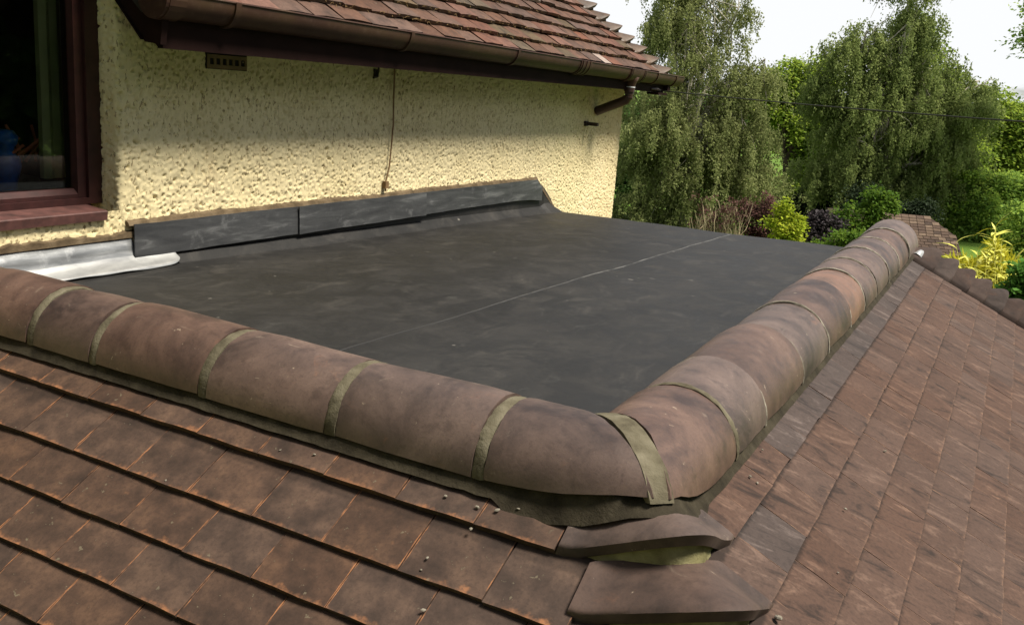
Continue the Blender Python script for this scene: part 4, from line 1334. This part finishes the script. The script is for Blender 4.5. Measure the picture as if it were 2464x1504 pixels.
def crown_birch(lobes, nspray, strands, per, size, seed, hang=(0.25, 0.85)):
    """sprays: a bough that arches outwards carries hanging strands of small leaves"""
    r = np.random.default_rng(seed)
    A_, d, idx = sample_lobes(lobes, nspray, r, 0.5)
    out = d.copy(); out[:, 2] = 0; out /= np.linalg.norm(out, axis=1)[:, None] + 1e-6
    L_ = r.uniform(0.35, 1.05, nspray)
    f = r.uniform(0, 1, (nspray, strands)) ** 0.8
    B_ = A_[:, None, :] + out[:, None, :] * (L_[:, None] * f)[:, :, None]
    B_[:, :, 2] += (L_[:, None] * (0.25 * f - 0.75 * f * f))
    B_ += r.normal(0, 0.07, B_.shape)
    B_ = B_.reshape(-1, 3); n = len(B_)
    ln = r.uniform(hang[0], hang[1], n)
    g = r.uniform(0, 1, (n, per))
    drift = r.normal(0, 0.13, (n, 3)); drift[:, 2] = -1
    P = B_[:, None, :] + drift[:, None, :] * (ln[:, None] * g)[:, :, None] + r.normal(0, 0.030, (n, per, 3))
    base = np.clip(0.5 + 0.17 * r.normal(0, 1, nspray) + 0.28 * vnoise(A_, 0.6, seed), 0.05, 0.95)
    tn = np.clip(np.repeat(base, strands)[:, None] + 0.07 * r.normal(0, 1, n)[:, None] + 0.08 * r.normal(0, 1, (n, per)), 0, 1)
    P = P.reshape(-1, 3)
    V, F_ = leaf_quads(P, np.tile(np.array([0, 0, -0.8]), (len(P), 1)), size, 0.62, seed + 1, up=0.6)
    return V, F_, tn.ravel()

def crown_broad(lobes, nclump, per, size, seed, cr=(0.25, 0.55), flat=0.35, shell=0.38):
    r = np.random.default_rng(seed)
    A_, d, idx = sample_lobes(lobes, nclump, r, shell)
    R_ = r.uniform(cr[0], cr[1], nclump)
    q = r.normal(0, 0.5, (nclump, per, 3)); q[:, :, 2] *= flat
    out = d.copy(); out[:, 2] += 0.3
    P = A_[:, None, :] + q * R_[:, None, None]
    P[:, :, 2] -= 0.35 * (q[:, :, 0] ** 2 + q[:, :, 1] ** 2) * R_[:, None]
    tn = np.clip(0.48 + 0.20 * r.normal(0, 1, nclump)[:, None] + 0.12 * r.normal(0, 1, (nclump, per)) + 0.22 * vnoise(A_, 0.6, seed)[:, None], 0, 1)
    axs = q.copy(); axs[:, :, 2] -= 0.2
    P = P.reshape(-1, 3)
    V, F_ = leaf_quads(P, axs.reshape(-1, 3), size, 0.75, seed + 1, up=1.2)
    return V, F_, tn.ravel()

def limb_path(a, b, r, sag=0.0, n=6, wob=0.10):
    a = np.array(a, float); b = np.array(b, float)
    L_ = np.linalg.norm(b - a)
    mid = a * 0.45 + b * 0.55 + np.array([0, 0, L_ * 0.12]) if sag >= 0 else (a + b) / 2
    pts = []
    for i in range(n + 1):
        f = i / n
        p = (1 - f) ** 2 * a + 2 * f * (1 - f) * mid + f * f * b
        if 0 < i < n: p = p + r.normal(0, wob * L_ / n, 3)
        pts.append(p)
    return pts

def tree(name, label, cat, base, fork, lobes, leafdata, leafmat, bark, r0, seed, group=None, twigs=40, crown='crown', second=0.35):
    """a tapered trunk, limbs to every lobe of the crown, twigs, and leaves"""
    r = np.random.default_rng(seed)
    base = np.array(base, float); fork = np.array(fork, float)
    t_ = thing(name, label, cat, tuple(base), group)
    mb = MB()
    tp = [base + np.array([0, 0, -0.2])] + [base + (fork - base) * f + r.normal(0, 0.05 * r0 * 6, 3) * (0 < f < 1) for f in (0, 0.25, 0.5, 0.75, 1.0)]
    mb.tube(tp, [r0 * 1.25, r0 * 1.1, r0, r0 * 0.92, r0 * 0.85, r0 * 0.75], 10)
    tops = []
    for l in lobes:
        far = np.linalg.norm(l[0] - fork)
        rr = max(0.02, min(r0 * 0.6, r0 * 0.62 * (l[1] * l[2]) ** 0.25))
        end = l[0] + np.array([0, 0, l[2] * 0.55])
        p = limb_path(fork + r.normal(0, 0.04, 3), end, r)
        mb.tube(p, list(np.linspace(rr, 0.012, len(p))), 6, cap=False)
        tops.append((p, rr))
    for i in range(twigs):
        p, rr = tops[r.integers(len(tops))]
        k = r.integers(2, len(p))
        li = lobes[r.integers(len(lobes))]
        q, _, _ = sample_lobes([li], 1, r)
        e = q[0]
        if np.linalg.norm(e - p[k]) > 2.6: e = p[k] + (e - p[k]) * 2.6 / np.linalg.norm(e - p[k])
        pp = limb_path(p[k], e, r, n=4)
        mb.tube(pp, list(np.linspace(max(0.012, rr * 0.28), 0.005, len(pp))), 5, cap=False)
    o = mb.build('trunk', bark, t_, True); o.location = -Vector(base)
    V, F_, tn = leafdata
    c_ = obj(crown, mesh_quads(name + '_crown', V - base, F_, leafmat, False, tn), t_)
    return t_

def on_ground(u, v, dist):
    p = at(u, v, dist); return np.array([p[0], p[1], float(ground_z(p[0], p[1]))])

# T1 tall birch beside the gable
lb = lobes_from([(1640, 40, 62, 95), (1772, 40, 38, 95), (1600, 130, 48, 95), (1690, 200, 105, 110), (1790, 195, 55, 65), (1838, 165, 26, 40), (1640, 330, 125, 120), (1770, 340, 85, 110), (1575, 300, 62, 130), (1700, 430, 130, 90), (1580, 450, 75, 90), (1800, 410, 55, 60), (1560, 520, 62, 45), (1640, 500, 80, 60), (1655, -70, 80, 70)], 30)
tree('silver_birch', 'tall weeping silver birch standing just beyond the end of the cream wall', 'tree', on_ground(1640, 560, 30), at(1660, 330, 30), lb,
     crown_birch(ragged(lb, 1, 5, fit=0.86), 820, 18, 14, 0.085, 21), M['leaf_birch'], M['bark_birch'], 0.17, 22, twigs=110)
# T3 large birch in the middle
lb = lobes_from([(2080, 110, 52, 62), (2040, 190, 62, 90), (2140, 150, 70, 90), (2195, 40, 52, 80), (2190, -60, 60, 60), (2230, 190, 85, 110), (2100, 280, 120, 120), (2220, 320, 100, 110), (2035, 390, 90, 110), (2130, 420, 90, 90), (2300, 215, 60, 55), (2352, 215, 36, 34), (2385, 205, 14, 26), (2290, 360, 70, 80), (2060, 480, 80, 60), (2240, 430, 70, 50)], 33)
tree('silver_birch', 'broad dark drooping birch in the middle of the garden trees, behind the cable', 'tree', on_ground(2135, 560, 33), at(2140, 400, 33), lb,
     crown_birch(ragged(lb, 2, 5, fit=0.86), 980, 18, 14, 0.09, 31), M['leaf_birch_dark'], M['bark_birch'], 0.20, 32, twigs=90)
# bright maple showing behind it
lb = lobes_from([(2215, 150, 75, 80), (2290, 270, 55, 70), (2240, 300, 70, 90), (2150, 240, 70, 80), (2290, 400, 60, 70)], 42)
tree('maple_tree', 'bright green maple showing behind the right edge of the broad dark birch', 'tree', on_ground(2230, 520, 42), at(2230, 380, 42), lb,
     crown_broad(ragged(lb, 1300, 6, (0.25, 0.6)), 1300, 34, 0.16, 41, (0.35, 0.7)), M['leaf_syc'], M['bark_dark'], 0.2, 42)
# T2 sycamore between the birches
lb = lobes_from([(1905, 195, 62, 42), (1880, 260, 50, 50), (1955, 215, 60, 60), (1960, 300, 70, 70), (1985, 390, 80, 80), (1930, 420, 40, 30), (1850, 230, 35, 40), (2000, 470, 80, 40), (1960, 350, 60, 60)], 44)
tree('sycamore_tree', 'yellow green sycamore with a dark forked trunk standing between the two birches', 'tree', on_ground(1897, 490, 44), at(1890, 372, 44), lb,
     crown_broad(ragged(lb, 1500, 6, (0.25, 0.6)), 1500, 36, 0.17, 51, (0.4, 0.8)), M['leaf_syc'], M['bark_dark'], 0.26, 52, twigs=70)
# T4 sycamore at the right
lb = lobes_from([(2400, 280, 75, 50), (2450, 310, 80, 60), (2380, 360, 65, 55), (2450, 400, 75, 60), (2350, 430, 70, 60), (2520, 330, 80, 80), (2440, 470, 70, 50)], 46)
tree('sycamore_tree', 'layered yellow green sycamore at the right edge, under the end of the cable', 'tree', on_ground(2420, 540, 46), at(2420, 420, 46), lb,
     crown_broad(ragged(lb, 1700, 6, (0.25, 0.6)), 1700, 36, 0.18, 61, (0.4, 0.85), 0.28), M['leaf_syc'], M['bark_dark'], 0.26, 62)
# T7 tree of which only a branch end shows, top right
lb = lobes_from([(2500, 40, 42, 55), (2490, 95, 34, 30), (2560, 60, 70, 110), (2580, 200, 60, 60), (2640, 120, 80, 160)], 30)
tree('ash_tree', 'dark leafy branch tips poking in at the top right corner against the sky', 'tree', on_ground(2680, 560, 30), at(2660, 300, 30), lb,
     crown_broad(ragged(lb, 380, 6, (0.25, 0.6)), 380, 26, 0.12, 71, (0.25, 0.45)), M['leaf_haw'], M['bark_dark'], 0.2, 72)
# T5 rounded hawthorn beside the shed
lb = lobes_from([(2365, 450, 62, 50), (2330, 500, 58, 50), (2420, 480, 55, 60), (2320, 560, 40, 60), (2370, 560, 90, 70), (2440, 560, 60, 60)], 33)
tree('hawthorn_tree', 'rounded mid green hawthorn standing right of the shingled shed', 'tree', on_ground(2370, 600, 33), at(2370, 540, 33), lb,
     crown_broad(ragged(lb, 2200, 6, (0.25, 0.6)), 2600, 30, 0.11, 81, (0.18, 0.42), 0.4, 0.5), M['leaf_haw'], M['bark_dark'], 0.14, 82)
# dark trees and hedges low behind
for (nm, lab, cat, px, dist, mat, sd, n_, sz) in (
    ('yew_bush', 'black green yew bush under the sycamore trunk, left of the trunk', 'bush', [(1800, 500, 60, 45), (1850, 490, 50, 38)], 35, 'leaf_yew', 91, 420, 0.10),
    ('yew_bush', 'black green yew bush right of the forked sycamore trunk', 'bush', [(1935, 500, 60, 36), (2010, 500, 55, 55)], 34, 'leaf_yew', 92, 520, 0.10),
    ('yew_bush', 'very dark bush at the foot of the broad birch, behind the bright green shrub', 'bush', [(2075, 500, 50, 60), (2130, 520, 50, 45)], 31, 'leaf_yew', 93, 520, 0.09),
    ('laurel_bush', 'deep green laurel close against the end of the cream wall', 'bush', [(1505, 410, 30, 60), (1500, 350, 26, 50), (1520, 460, 26, 30)], 36, 'leaf_deep', 94, 420, 0.12),
    ('elder_bush', 'loose green elder left of the rounded hawthorn, above the shed ridge', 'bush', [(2225, 420, 60, 45), (2270, 400, 50, 45), (2240, 470, 40, 30)], 37, 'leaf_deep', 95, 520, 0.12),
    ('bramble_bush', 'small brownish bush just behind the shed ridge', 'bush', [(2200, 505, 32, 16), (2225, 500, 24, 18)], 29, 'leaf_yew', 96, 160, 0.07)):
    lb = lobes_from(px, dist)
    c0 = px[0]
    b_ = on_ground(c0[0], 560, dist)
    tree(nm, lab, cat, b_, b_ + (lb[0][0] - b_) * 0.55, lb, crown_broad(lb, n_, 30, sz, sd, (0.2, 0.45), 0.5, 0.6), M[mat], M['bark_dark'], 0.09, sd + 300, twigs=14, crown='foliage')

# far wood behind the garden: reads as one mass
lobs = []
for i in range(46):
    u = 1440 + i * 25 + random.uniform(-10, 10)
    lobs.append((u, random.uniform(262, 300), random.uniform(22, 36), random.uniform(22, 45), random.uniform(-12, 20)))
lb = lobes_from(lobs, 118)
V, F_, tn = crown_broad(lb, 2600, 20, 0.5, 111, (0.8, 1.6), 0.6)
fw = obj('far_wood', mesh_quads('far_wood', V, F_, M['leaf_deep'], False, tn))
tag(fw, 'distant green wood along the skyline beyond the field', 'wood', kind='stuff')

# unseen trees, made tall to cut low sky light; the window mirrors some
for i, (x, y, h_) in enumerate(((12.0, 0.5, 12.0), (13.5, 5.5, 12.5), (13.0, 11.0, 11.0), (13.0, -5.0, 12.5), (8.0, -10.5, 12.0), (2.0, -12.5, 11.5), (-4.0, -12.0, 12.0))):
    b_ = np.array([x, y, float(ground_z(x, y))])
    lb = [(b_ + np.array([0, 0, h_ * 0.6]), 3.2, h_ * 0.40, 3.0), (b_ + np.array([0.5, 2.2, h_ * 0.5]), 2.3, h_ * 0.34, 2.3), (b_ + np.array([0.2, -2.2, h_ * 0.48]), 2.3, h_ * 0.34, 2.3)]
    tree('unseen_tree', 'unseen dark leafy tree outside the picture, made tall to block low sky', 'tree', b_, b_ + np.array([0, 0, h_ * 0.3]), lb,
         crown_broad(lb, 1100, 22, 0.26, 700 + i, (0.4, 0.8), 0.5), M['leaf_deep'], M['bark_dark'], 0.16, 720 + i, 'unseen trees blocking low sky light', twigs=10)

# shrubs beyond the far edge of the flat roof
def shrub(name, label, px, dist, mat, seed, n_, per, sz, cr, bark='bark_dark', stems=9, leaf='foliage', up=0.5, cat='shrub', shell=0.5):
    lb = lobes_from(px, dist)
    r = np.random.default_rng(seed)
    c0 = px[0]
    b_ = on_ground(c0[0], 620, dist)
    t_ = thing(name, label, cat, tuple(b_))
    mb = MB()
    for i in range(stems):
        l = lb[i % len(lb)]
        q, _, _ = sample_lobes([l], 1, r, 0.3)
        p = limb_path(b_ + np.array([r.normal(0, 0.12), r.normal(0, 0.12), -0.1]), q[0], r, n=5)
        mb.tube(p, list(np.linspace(0.022, 0.005, len(p))), 5, cap=False)
    o = mb.build('stems', M[bark], t_, True); o.location = -Vector(b_)
    V, F_, tn = crown_broad(ragged(lb, seed, 6, (0.25, 0.6)), n_, per, sz, seed, cr, 0.5, shell)
    obj(leaf, mesh_quads(name + '_leaves', V - b_, F_, M[mat], False, tn), t_)
    return t_, lb, b_
shrub('lime_shrub', 'bright yellow green shrub rising alone above the far edge of the flat roof', [(1882, 498, 15, 22), (1890, 535, 24, 26), (1912, 528, 16, 14), (1926, 540, 10, 9), (1895, 580, 30, 34), (1858, 532, 10, 9)], 14, 'leaf_lime', 121, 190, 20, 0.050, (0.06, 0.12))
shrub('purple_shrub', 'dark purple leaved shrub right of the yellow green shrub', [(1955, 560, 36, 42), (1985, 545, 30, 32), (1930, 580, 30, 30)], 15, 'leaf_purple', 122, 420, 22, 0.055, (0.06, 0.14))
shrub('red_shrub', 'dull red leaved shrub left of the yellow green shrub', [(1830, 530, 40, 48), (1790, 540, 34, 40), (1850, 560, 40, 36), (1800, 500, 26, 22)], 16, 'leaf_red', 123, 260, 18, 0.050, (0.06, 0.14), stems=22)
shrub('green_shrub', 'loose bright green shrub in front of the shed roof, behind the ridge end', [(2105, 475, 34, 34), (2050, 525, 38, 30), (2105, 535, 40, 40), (2140, 492, 24, 22), (2070, 570, 55, 30), (2020, 520, 16, 14)], 17, 'leaf_green', 124, 430, 22, 0.060, (0.07, 0.16))
shrub('low_shrub', 'low pale green shrub along the roof edge, left of the side ridge', [(2030, 580, 50, 22), (2080, 585, 40, 24), (1985, 590, 40, 16), (2000, 605, 60, 18)], 12.5, 'leaf_green', 125, 260, 18, 0.040, (0.05, 0.10))
# bare pale twigged shrub with a few red leaves
t_, lb, b_ = shrub('twiggy_shrub', 'bare pale twigged shrub with a few dark red leaves at the roof edge', [(1720, 530, 58, 52), (1690, 550, 40, 40), (1770, 520, 40, 40)], 15.5, 'leaf_red', 126, 90, 12, 0.045, (0.05, 0.12), 'bark_twig', 16)
r = np.random.default_rng(5)
mb = MB()
for i in range(120):
    q, _, _ = sample_lobes(lb, 1, r, 0.4)
    s_ = b_ * 0.35 + q[0] * 0.65 + r.normal(0, 0.16, 3); s_[2] = min(s_[2], q[0][2] - 0.15)
    p = limb_path(s_, q[0] + np.array([r.normal(0, 0.08), r.normal(0, 0.08), 0.08]), r, n=4, wob=0.2)
    mb.tube(p, [0.007, 0.006, 0.005, 0.0045, 0.003], 4, cap=False)
o = mb.build('twigs', M['bark_twig'], t_, True); o.location = -Vector(b_)
# greyish bush at the right edge
shrub('grey_shrub', 'grey green bush at the right edge behind the yellow shrub', [(2450, 560, 40, 50), (2470, 610, 40, 40), (2430, 610, 26, 30)], 11, 'leaf_haw', 127, 300, 20, 0.040, (0.05, 0.11))
shrub('climber_shrub', 'glossy mid green leaves at the right edge in front of the yellow shrub', [(2440, 690, 34, 40), (2465, 670, 30, 40), (2420, 735, 40, 26), (2470, 740, 40, 40)], 6.6, 'leaf_gloss', 128, 210, 12, 0.045, (0.04, 0.08))

# yellow narrow-leaved shrub: leaves are single parts
yb = at(2400, 900, 7.2); yb[2] = float(ground_z(yb[0], yb[1])) 
ys_ = thing('yellow_shrub', 'tall bright yellow narrow leaved shrub behind the stepped bonnet tiles', 'shrub', tuple(yb))
def blade(name, L_, w, bend, seed):
    vs = []; fs = []
    n = 5
    for i in range(n + 1):
        f = i / n; ww = w * math.sin(PI * (0.08 + 0.92 * f) ** 0.8) * 0.5 + 0.0006
        y = L_ * f; z = -bend * f * f * L_
        vs += [(-ww, y, z + 0.12 * ww), (0, y, z - 0.10 * ww), (ww, y, z + 0.12 * ww)]
    for i in range(n):
        a = 3 * i
        fs += [(a, a + 1, a + 4, a + 3), (a + 1, a + 2, a + 5, a + 4)]
    return mesh_np(name, vs, fs, M['leaf_yellow'], True)
blades = [blade('leaf', 0.125, 0.021, 0.25, 1), blade('leaf', 0.10, 0.019, 0.55, 2), blade('leaf', 0.14, 0.022, 0.75, 3), blade('leaf', 0.09, 0.018, 0.1, 4)]
r = random.Random(9)
mb = MB(); nleaf = 0
tips = [(2396, 545, 12), (2396, 545, 12), (2300, 586, 9), (2283, 612, 8), (2330, 618, 9), (2352, 604, 9), (2375, 612, 9), (2418, 606, 10), (2440, 628, 9), (2455, 655, 9), (2312, 640, 9), (2340, 650, 9), (2372, 650, 10), (2400, 640, 10), (2420, 660, 9), (2300, 660, 8), (2355, 690, 9), (2385, 690, 9), (2335, 680, 9), (2462, 700, 8), (2320, 670, 8), (2410, 580, 9), (2392, 600, 9), (2365, 665, 8), (2348, 640, 8)]
for (u, v, k) in tips:
    tip = at(u, v, 7.2 + r.uniform(-0.25, 0.25))
    low = tip * 0.45 + yb * 0.55; low[2] = tip[2] - r.uniform(0.7, 0.9)
    low += np.array([r.uniform(-.05, .05), r.uniform(-.05, .05), 0])
    mid = (tip + low) / 2 + np.array([r.uniform(-.03, .03), r.uniform(-.03, .03), 0.03])
    mb.tube([yb + np.array([r.uniform(-.1, .1), r.uniform(-.1, .1), 0]), low, mid, tip], [0.008, 0.0045, 0.003, 0.0015], 5)
    for i in range(k):
        if nleaf >= 290: break
        f = i / k
        p = tip + (mid - tip) * f * 0.85
        az = 2.4 * i + r.uniform(-.4, .4); el = r.uniform(0.1, 0.75) if i else 1.2
        d = Vector((math.cos(az) * math.cos(el), math.sin(az) * math.cos(el), math.sin(el)))
        o = obj('leaf', r.choice(blades), ys_)
        o.rotation_mode = 'QUATERNION'
        o.rotation_quaternion = d.to_track_quat('Y', 'Z')
        o.location = Vector(p) - Vector(yb)
        s_ = r.uniform(0.85, 1.3); o.scale = (s_, s_, s_)
        nleaf += 1
o = mb.build('stems', M['leaf_yellow'], ys_, True); o.location = -Vector(yb)
lb = lobes_from([(2340, 670, 44, 40), (2392, 660, 40, 60), (2430, 665, 34, 44), (2305, 640, 26, 28), (2360, 720, 70, 40), (2396, 600, 14, 26), (2350, 640, 20, 18)], 7.6)
rr_ = np.random.default_rng(77)
A_, d_, _ = sample_lobes(lb, 2800, rr_, 0.5)
V, F_ = leaf_quads(A_, rr_.normal(0, 0.7, (len(A_), 3)) + np.array([0, 0, 0.25]), 0.10, 0.19, 78)
fo = obj('foliage', mesh_quads('yellow_foliage', V - yb, F_, M['leaf_yellow_stuff'], False, np.clip(rr_.normal(0.5, 0.25, len(A_)), 0, 1)), ys_)
fo['kind'] = 'stuff'

# ================================================================== SHED
P0 = at(2235, 521, 27.0)
sh = thing('garden_shed', 'garden shed with a brown shingled half hipped roof among the trees', 'shed', (float(P0[0]), float(P0[1]), float(P0[2]) - 2.3))
so = Vector((P0[0], P0[1], P0[2] - 2.3))
ang = math.atan2(RIGHT[1], RIGHT[0]) - 0.06
rx_ = Vector((math.cos(ang), math.sin(ang), 0)); fw_ = Vector((math.sin(ang), -math.cos(ang), 0))   # towards the camera
hH = 0.92; run = 1.08
def SP(a, f, z): return rx_ * a + fw_ * f + Vector((0, 0, 2.3 + z))
rb = MB()
face = [SP(-2.9, 0, 0), SP(0, 0, 0), SP(0.66, run * 0.50, -hH * 0.50), SP(0.69, run, -hH), SP(-2.9, run, -hH)]
back = [SP(-2.9, 0, 0), SP(0, 0, 0), SP(0.66, -run * 0.50, -hH * 0.50), SP(0.69, -run, -hH), SP(-2.9, -run, -hH)]
rb.add(face, [(4, 3, 2, 1, 0)]); rb.add(back, [(0, 1, 2, 3, 4)])
rb.add([face[1], face[2], back[2]], [(0, 1, 2)])
rb.add([face[2], face[3], back[3], back[2]], [(0, 1, 2, 3)])
shr = rb.build('roof', M['shingle'], sh)
wbx = MB()
for a0_, a1_, f0, f1 in ((-2.8, 0.55, run - 0.16, run - 0.10), (-2.8, 0.55, -run + 0.10, -run + 0.16), (0.49, 0.55, -run + .16, run - .16), (-2.8, -2.74, -run + .16, run - .16)):
    pts = [SP(a0_, f0, -2.9), SP(a1_, f0, -2.9), SP(a1_, f1, -2.9), SP(a0_, f1, -2.9), SP(a0_, f0, -hH - 0.02), SP(a1_, f0, -hH - 0.02), SP(a1_, f1, -hH - 0.02), SP(a0_, f1, -hH - 0.02)]
    wbx.add(pts, [(0, 3, 2, 1), (4, 5, 6, 7), (0, 1, 5, 4), (1, 2, 6, 5), (2, 3, 7, 6), (3, 0, 4, 7)])
wbx.build('wall', M['shed_wood'], sh)
fb = MB()
pts = [SP(-2.9, run, -hH - 0.12), SP(0.70, run, -hH - 0.12), SP(0.70, run + 0.03, -hH - 0.12), SP(-2.9, run + 0.03, -hH - 0.12), SP(-2.9, run, -hH - 0.005), SP(0.70, run, -hH - 0.005), SP(0.70, run + 0.03, -hH - 0.005), SP(-2.9, run + 0.03, -hH - 0.005)]
fb.add(pts, [(0, 3, 2, 1), (4, 5, 6, 7), (0, 1, 5, 4), (1, 2, 6, 5), (2, 3, 7, 6), (3, 0, 4, 7)])
fb.build('fascia', M['shed_wood'], sh)
slope = Vector(fw_ * run + Vector((0, 0, -hH))); SLEN = slope.length; sdir = slope.normalized()
snrm = rx_.cross(sdir); snrm = snrm if snrm.z > 0 else -snrm
shm = []
for q in range(4):
    c_ = [(0.075, 0.050, 0.038), (0.105, 0.072, 0.052), (0.055, 0.038, 0.030), (0.135, 0.095, 0.068)][q]
    mq = plain('shingle_%d' % q, c_, 0.9, 0.15, var=0.2, scale=20)
    shm.append(mesh_np('shingle', [(0, 0, 0.002), (0.196, 0, 0.002), (0.200, 0.13, 0.016), (0, 0.13, 0.016), (0.200, 0.13, 0.002), (0, 0.13, 0.002)],
                       [(0, 3, 2, 1), (3, 5, 4, 2), (0, 5, 3), (1, 2, 4)], mq))
rows_ = 13
for i in range(rows_):
    s0_ = SLEN * i / rows_
    f = (s0_ + 0.06) / SLEN
    xmax = 0.66 * min(1, f / 0.5)
    nn = 0
    x = xmax - 0.21
    x = x if True else x
    off = (i % 2) * 0.105
    j = 0
    while x > -1.75 and j < 24:
        o = obj('shingle', shm[random.choices(range(4), (4, 4, 2, 2))[0]], shr)
        mm = Matrix.Identity(4)
        pos = SP(x - off, 0, 0) + sdir * s0_ + snrm * 0.004
        for q in range(3):
            mm[q][0] = rx_[q]; mm[q][1] = sdir[q]; mm[q][2] = snrm[q]; mm[q][3] = pos[q]
        o.matrix_basis = mm
        x -= 0.213; j += 1

# ================================================================== CRUMBS OF MORTAR
def lump(name, rad, seed, mat):
    r = random.Random(seed); vs = []; fs = []
    n = 7
    rows = [(-0.6, 0.7), (0.0, 1.0), (0.55, 0.75)]
    for z, q in rows:
        for j in range(n):
            a = 2 * PI * j / n; k = q * r.uniform(0.7, 1.25)
            vs.append((rad * 1.4 * k * math.cos(a), rad * k * math.sin(a), rad * z * 0.8))
    vs.append((0, 0, rad * 0.75)); vs.append((0, 0, -rad * 0.6))
    for i in range(2):
        for j in range(n):
            k = (j + 1) % n; fs.append((i * n + j, i * n + k, (i + 1) * n + k, (i + 1) * n + j))
    for j in range(n):
        fs.append((2 * n + j, 2 * n + (j + 1) % n, 3 * n)); fs.append(((j + 1) % n, j, 3 * n + 1))
    return mesh_np(name, vs, fs, mat)
crumb_meshes = [lump('mortar_crumb', 0.0025, s, M['mortar_pale']) for s in range(4)]
K = 1 / 1.32468
def crumb(u, v, p0, n, lab, grp, s=1.0):
    p = on_plane(u * K, v * K, p0, n)
    o = obj('mortar_crumb', random.choice(crumb_meshes))
    o.location = Vector(p) + Vector(n) * 0.002
    o.rotation_euler = (random.uniform(-.3, .3), random.uniform(-.3, .3), random.uniform(0, 6))
    o.scale = (s, s, s)
    tag(o, lab, 'mortar crumb', grp)
fn = tuple(ezF); gn = tuple(ezG)
for (u, v, s_, lab) in (
        (894, 1436, .8, 'tiny mortar crumb on the top course of the front slope, left of a pair'),
        (1003, 1450, 1.0, 'tiny mortar crumb on the top course of the front slope, right of a pair'),
        (1422, 1582, 1.2, 'mortar crumb in the middle of the last but one tile of the top course'),
        (1522, 1617, 1.3, 'mortar crumb lying against the last joint of the top course near the hip'),
        (1586, 1627, 1.5, 'longer mortar crumb in the middle of the last top course tile'),
        (1653, 1623, 1.0, 'mortar crumb on the last top course tile close under the corner mortar'),
        (1502, 1687, 1.3, 'mortar crumb just below the tail of the top course near the hip'),
        (1363, 1779, 1.1, 'mortar crumb in the middle of a dark second course tile, above a smaller one'),
        (1343, 1817, .8, 'smaller mortar crumb low on a dark second course tile, below another'),
        (1351, 1945, 1.3, 'mortar crumb on the third course near the bottom edge of the picture'),
        (530, 1532, .9, 'lone pale mortar crumb on a tile tail at the left of the front slope')):
    crumb(u, v, (0, 0, -0.003), fn, lab, 'mortar crumbs on the front slope', s_)
for (u, v, s_, lab) in (
        (2819, 1439, 1.3, 'pale mortar crumb farthest up the side slope, in the third course'),
        (2693, 1623, 1.2, 'mortar crumb in the third course of the side slope, level with the dark tile'),
        (2669, 1826, .8, 'small mortar crumb lowest down the side slope, in the third course'),
        (2478, 1970, 2.4, 'largest mortar lump, beside the right tip of the second bonnet tile'),
        (2428, 1435, 1.1, 'mortar crumb on the dark tiles right beside the side ridge'),
        (2390, 1520, 1.3, 'mortar crumb against the corner bedding on the side slope, upper of two'),
        (2412, 1541, 1.1, 'mortar crumb near the corner bedding on the side slope, lower of two')):
    crumb(u, v, (GX, 0, GZ0 - 0.003), gn, lab, 'mortar crumbs on the side slope', s_)
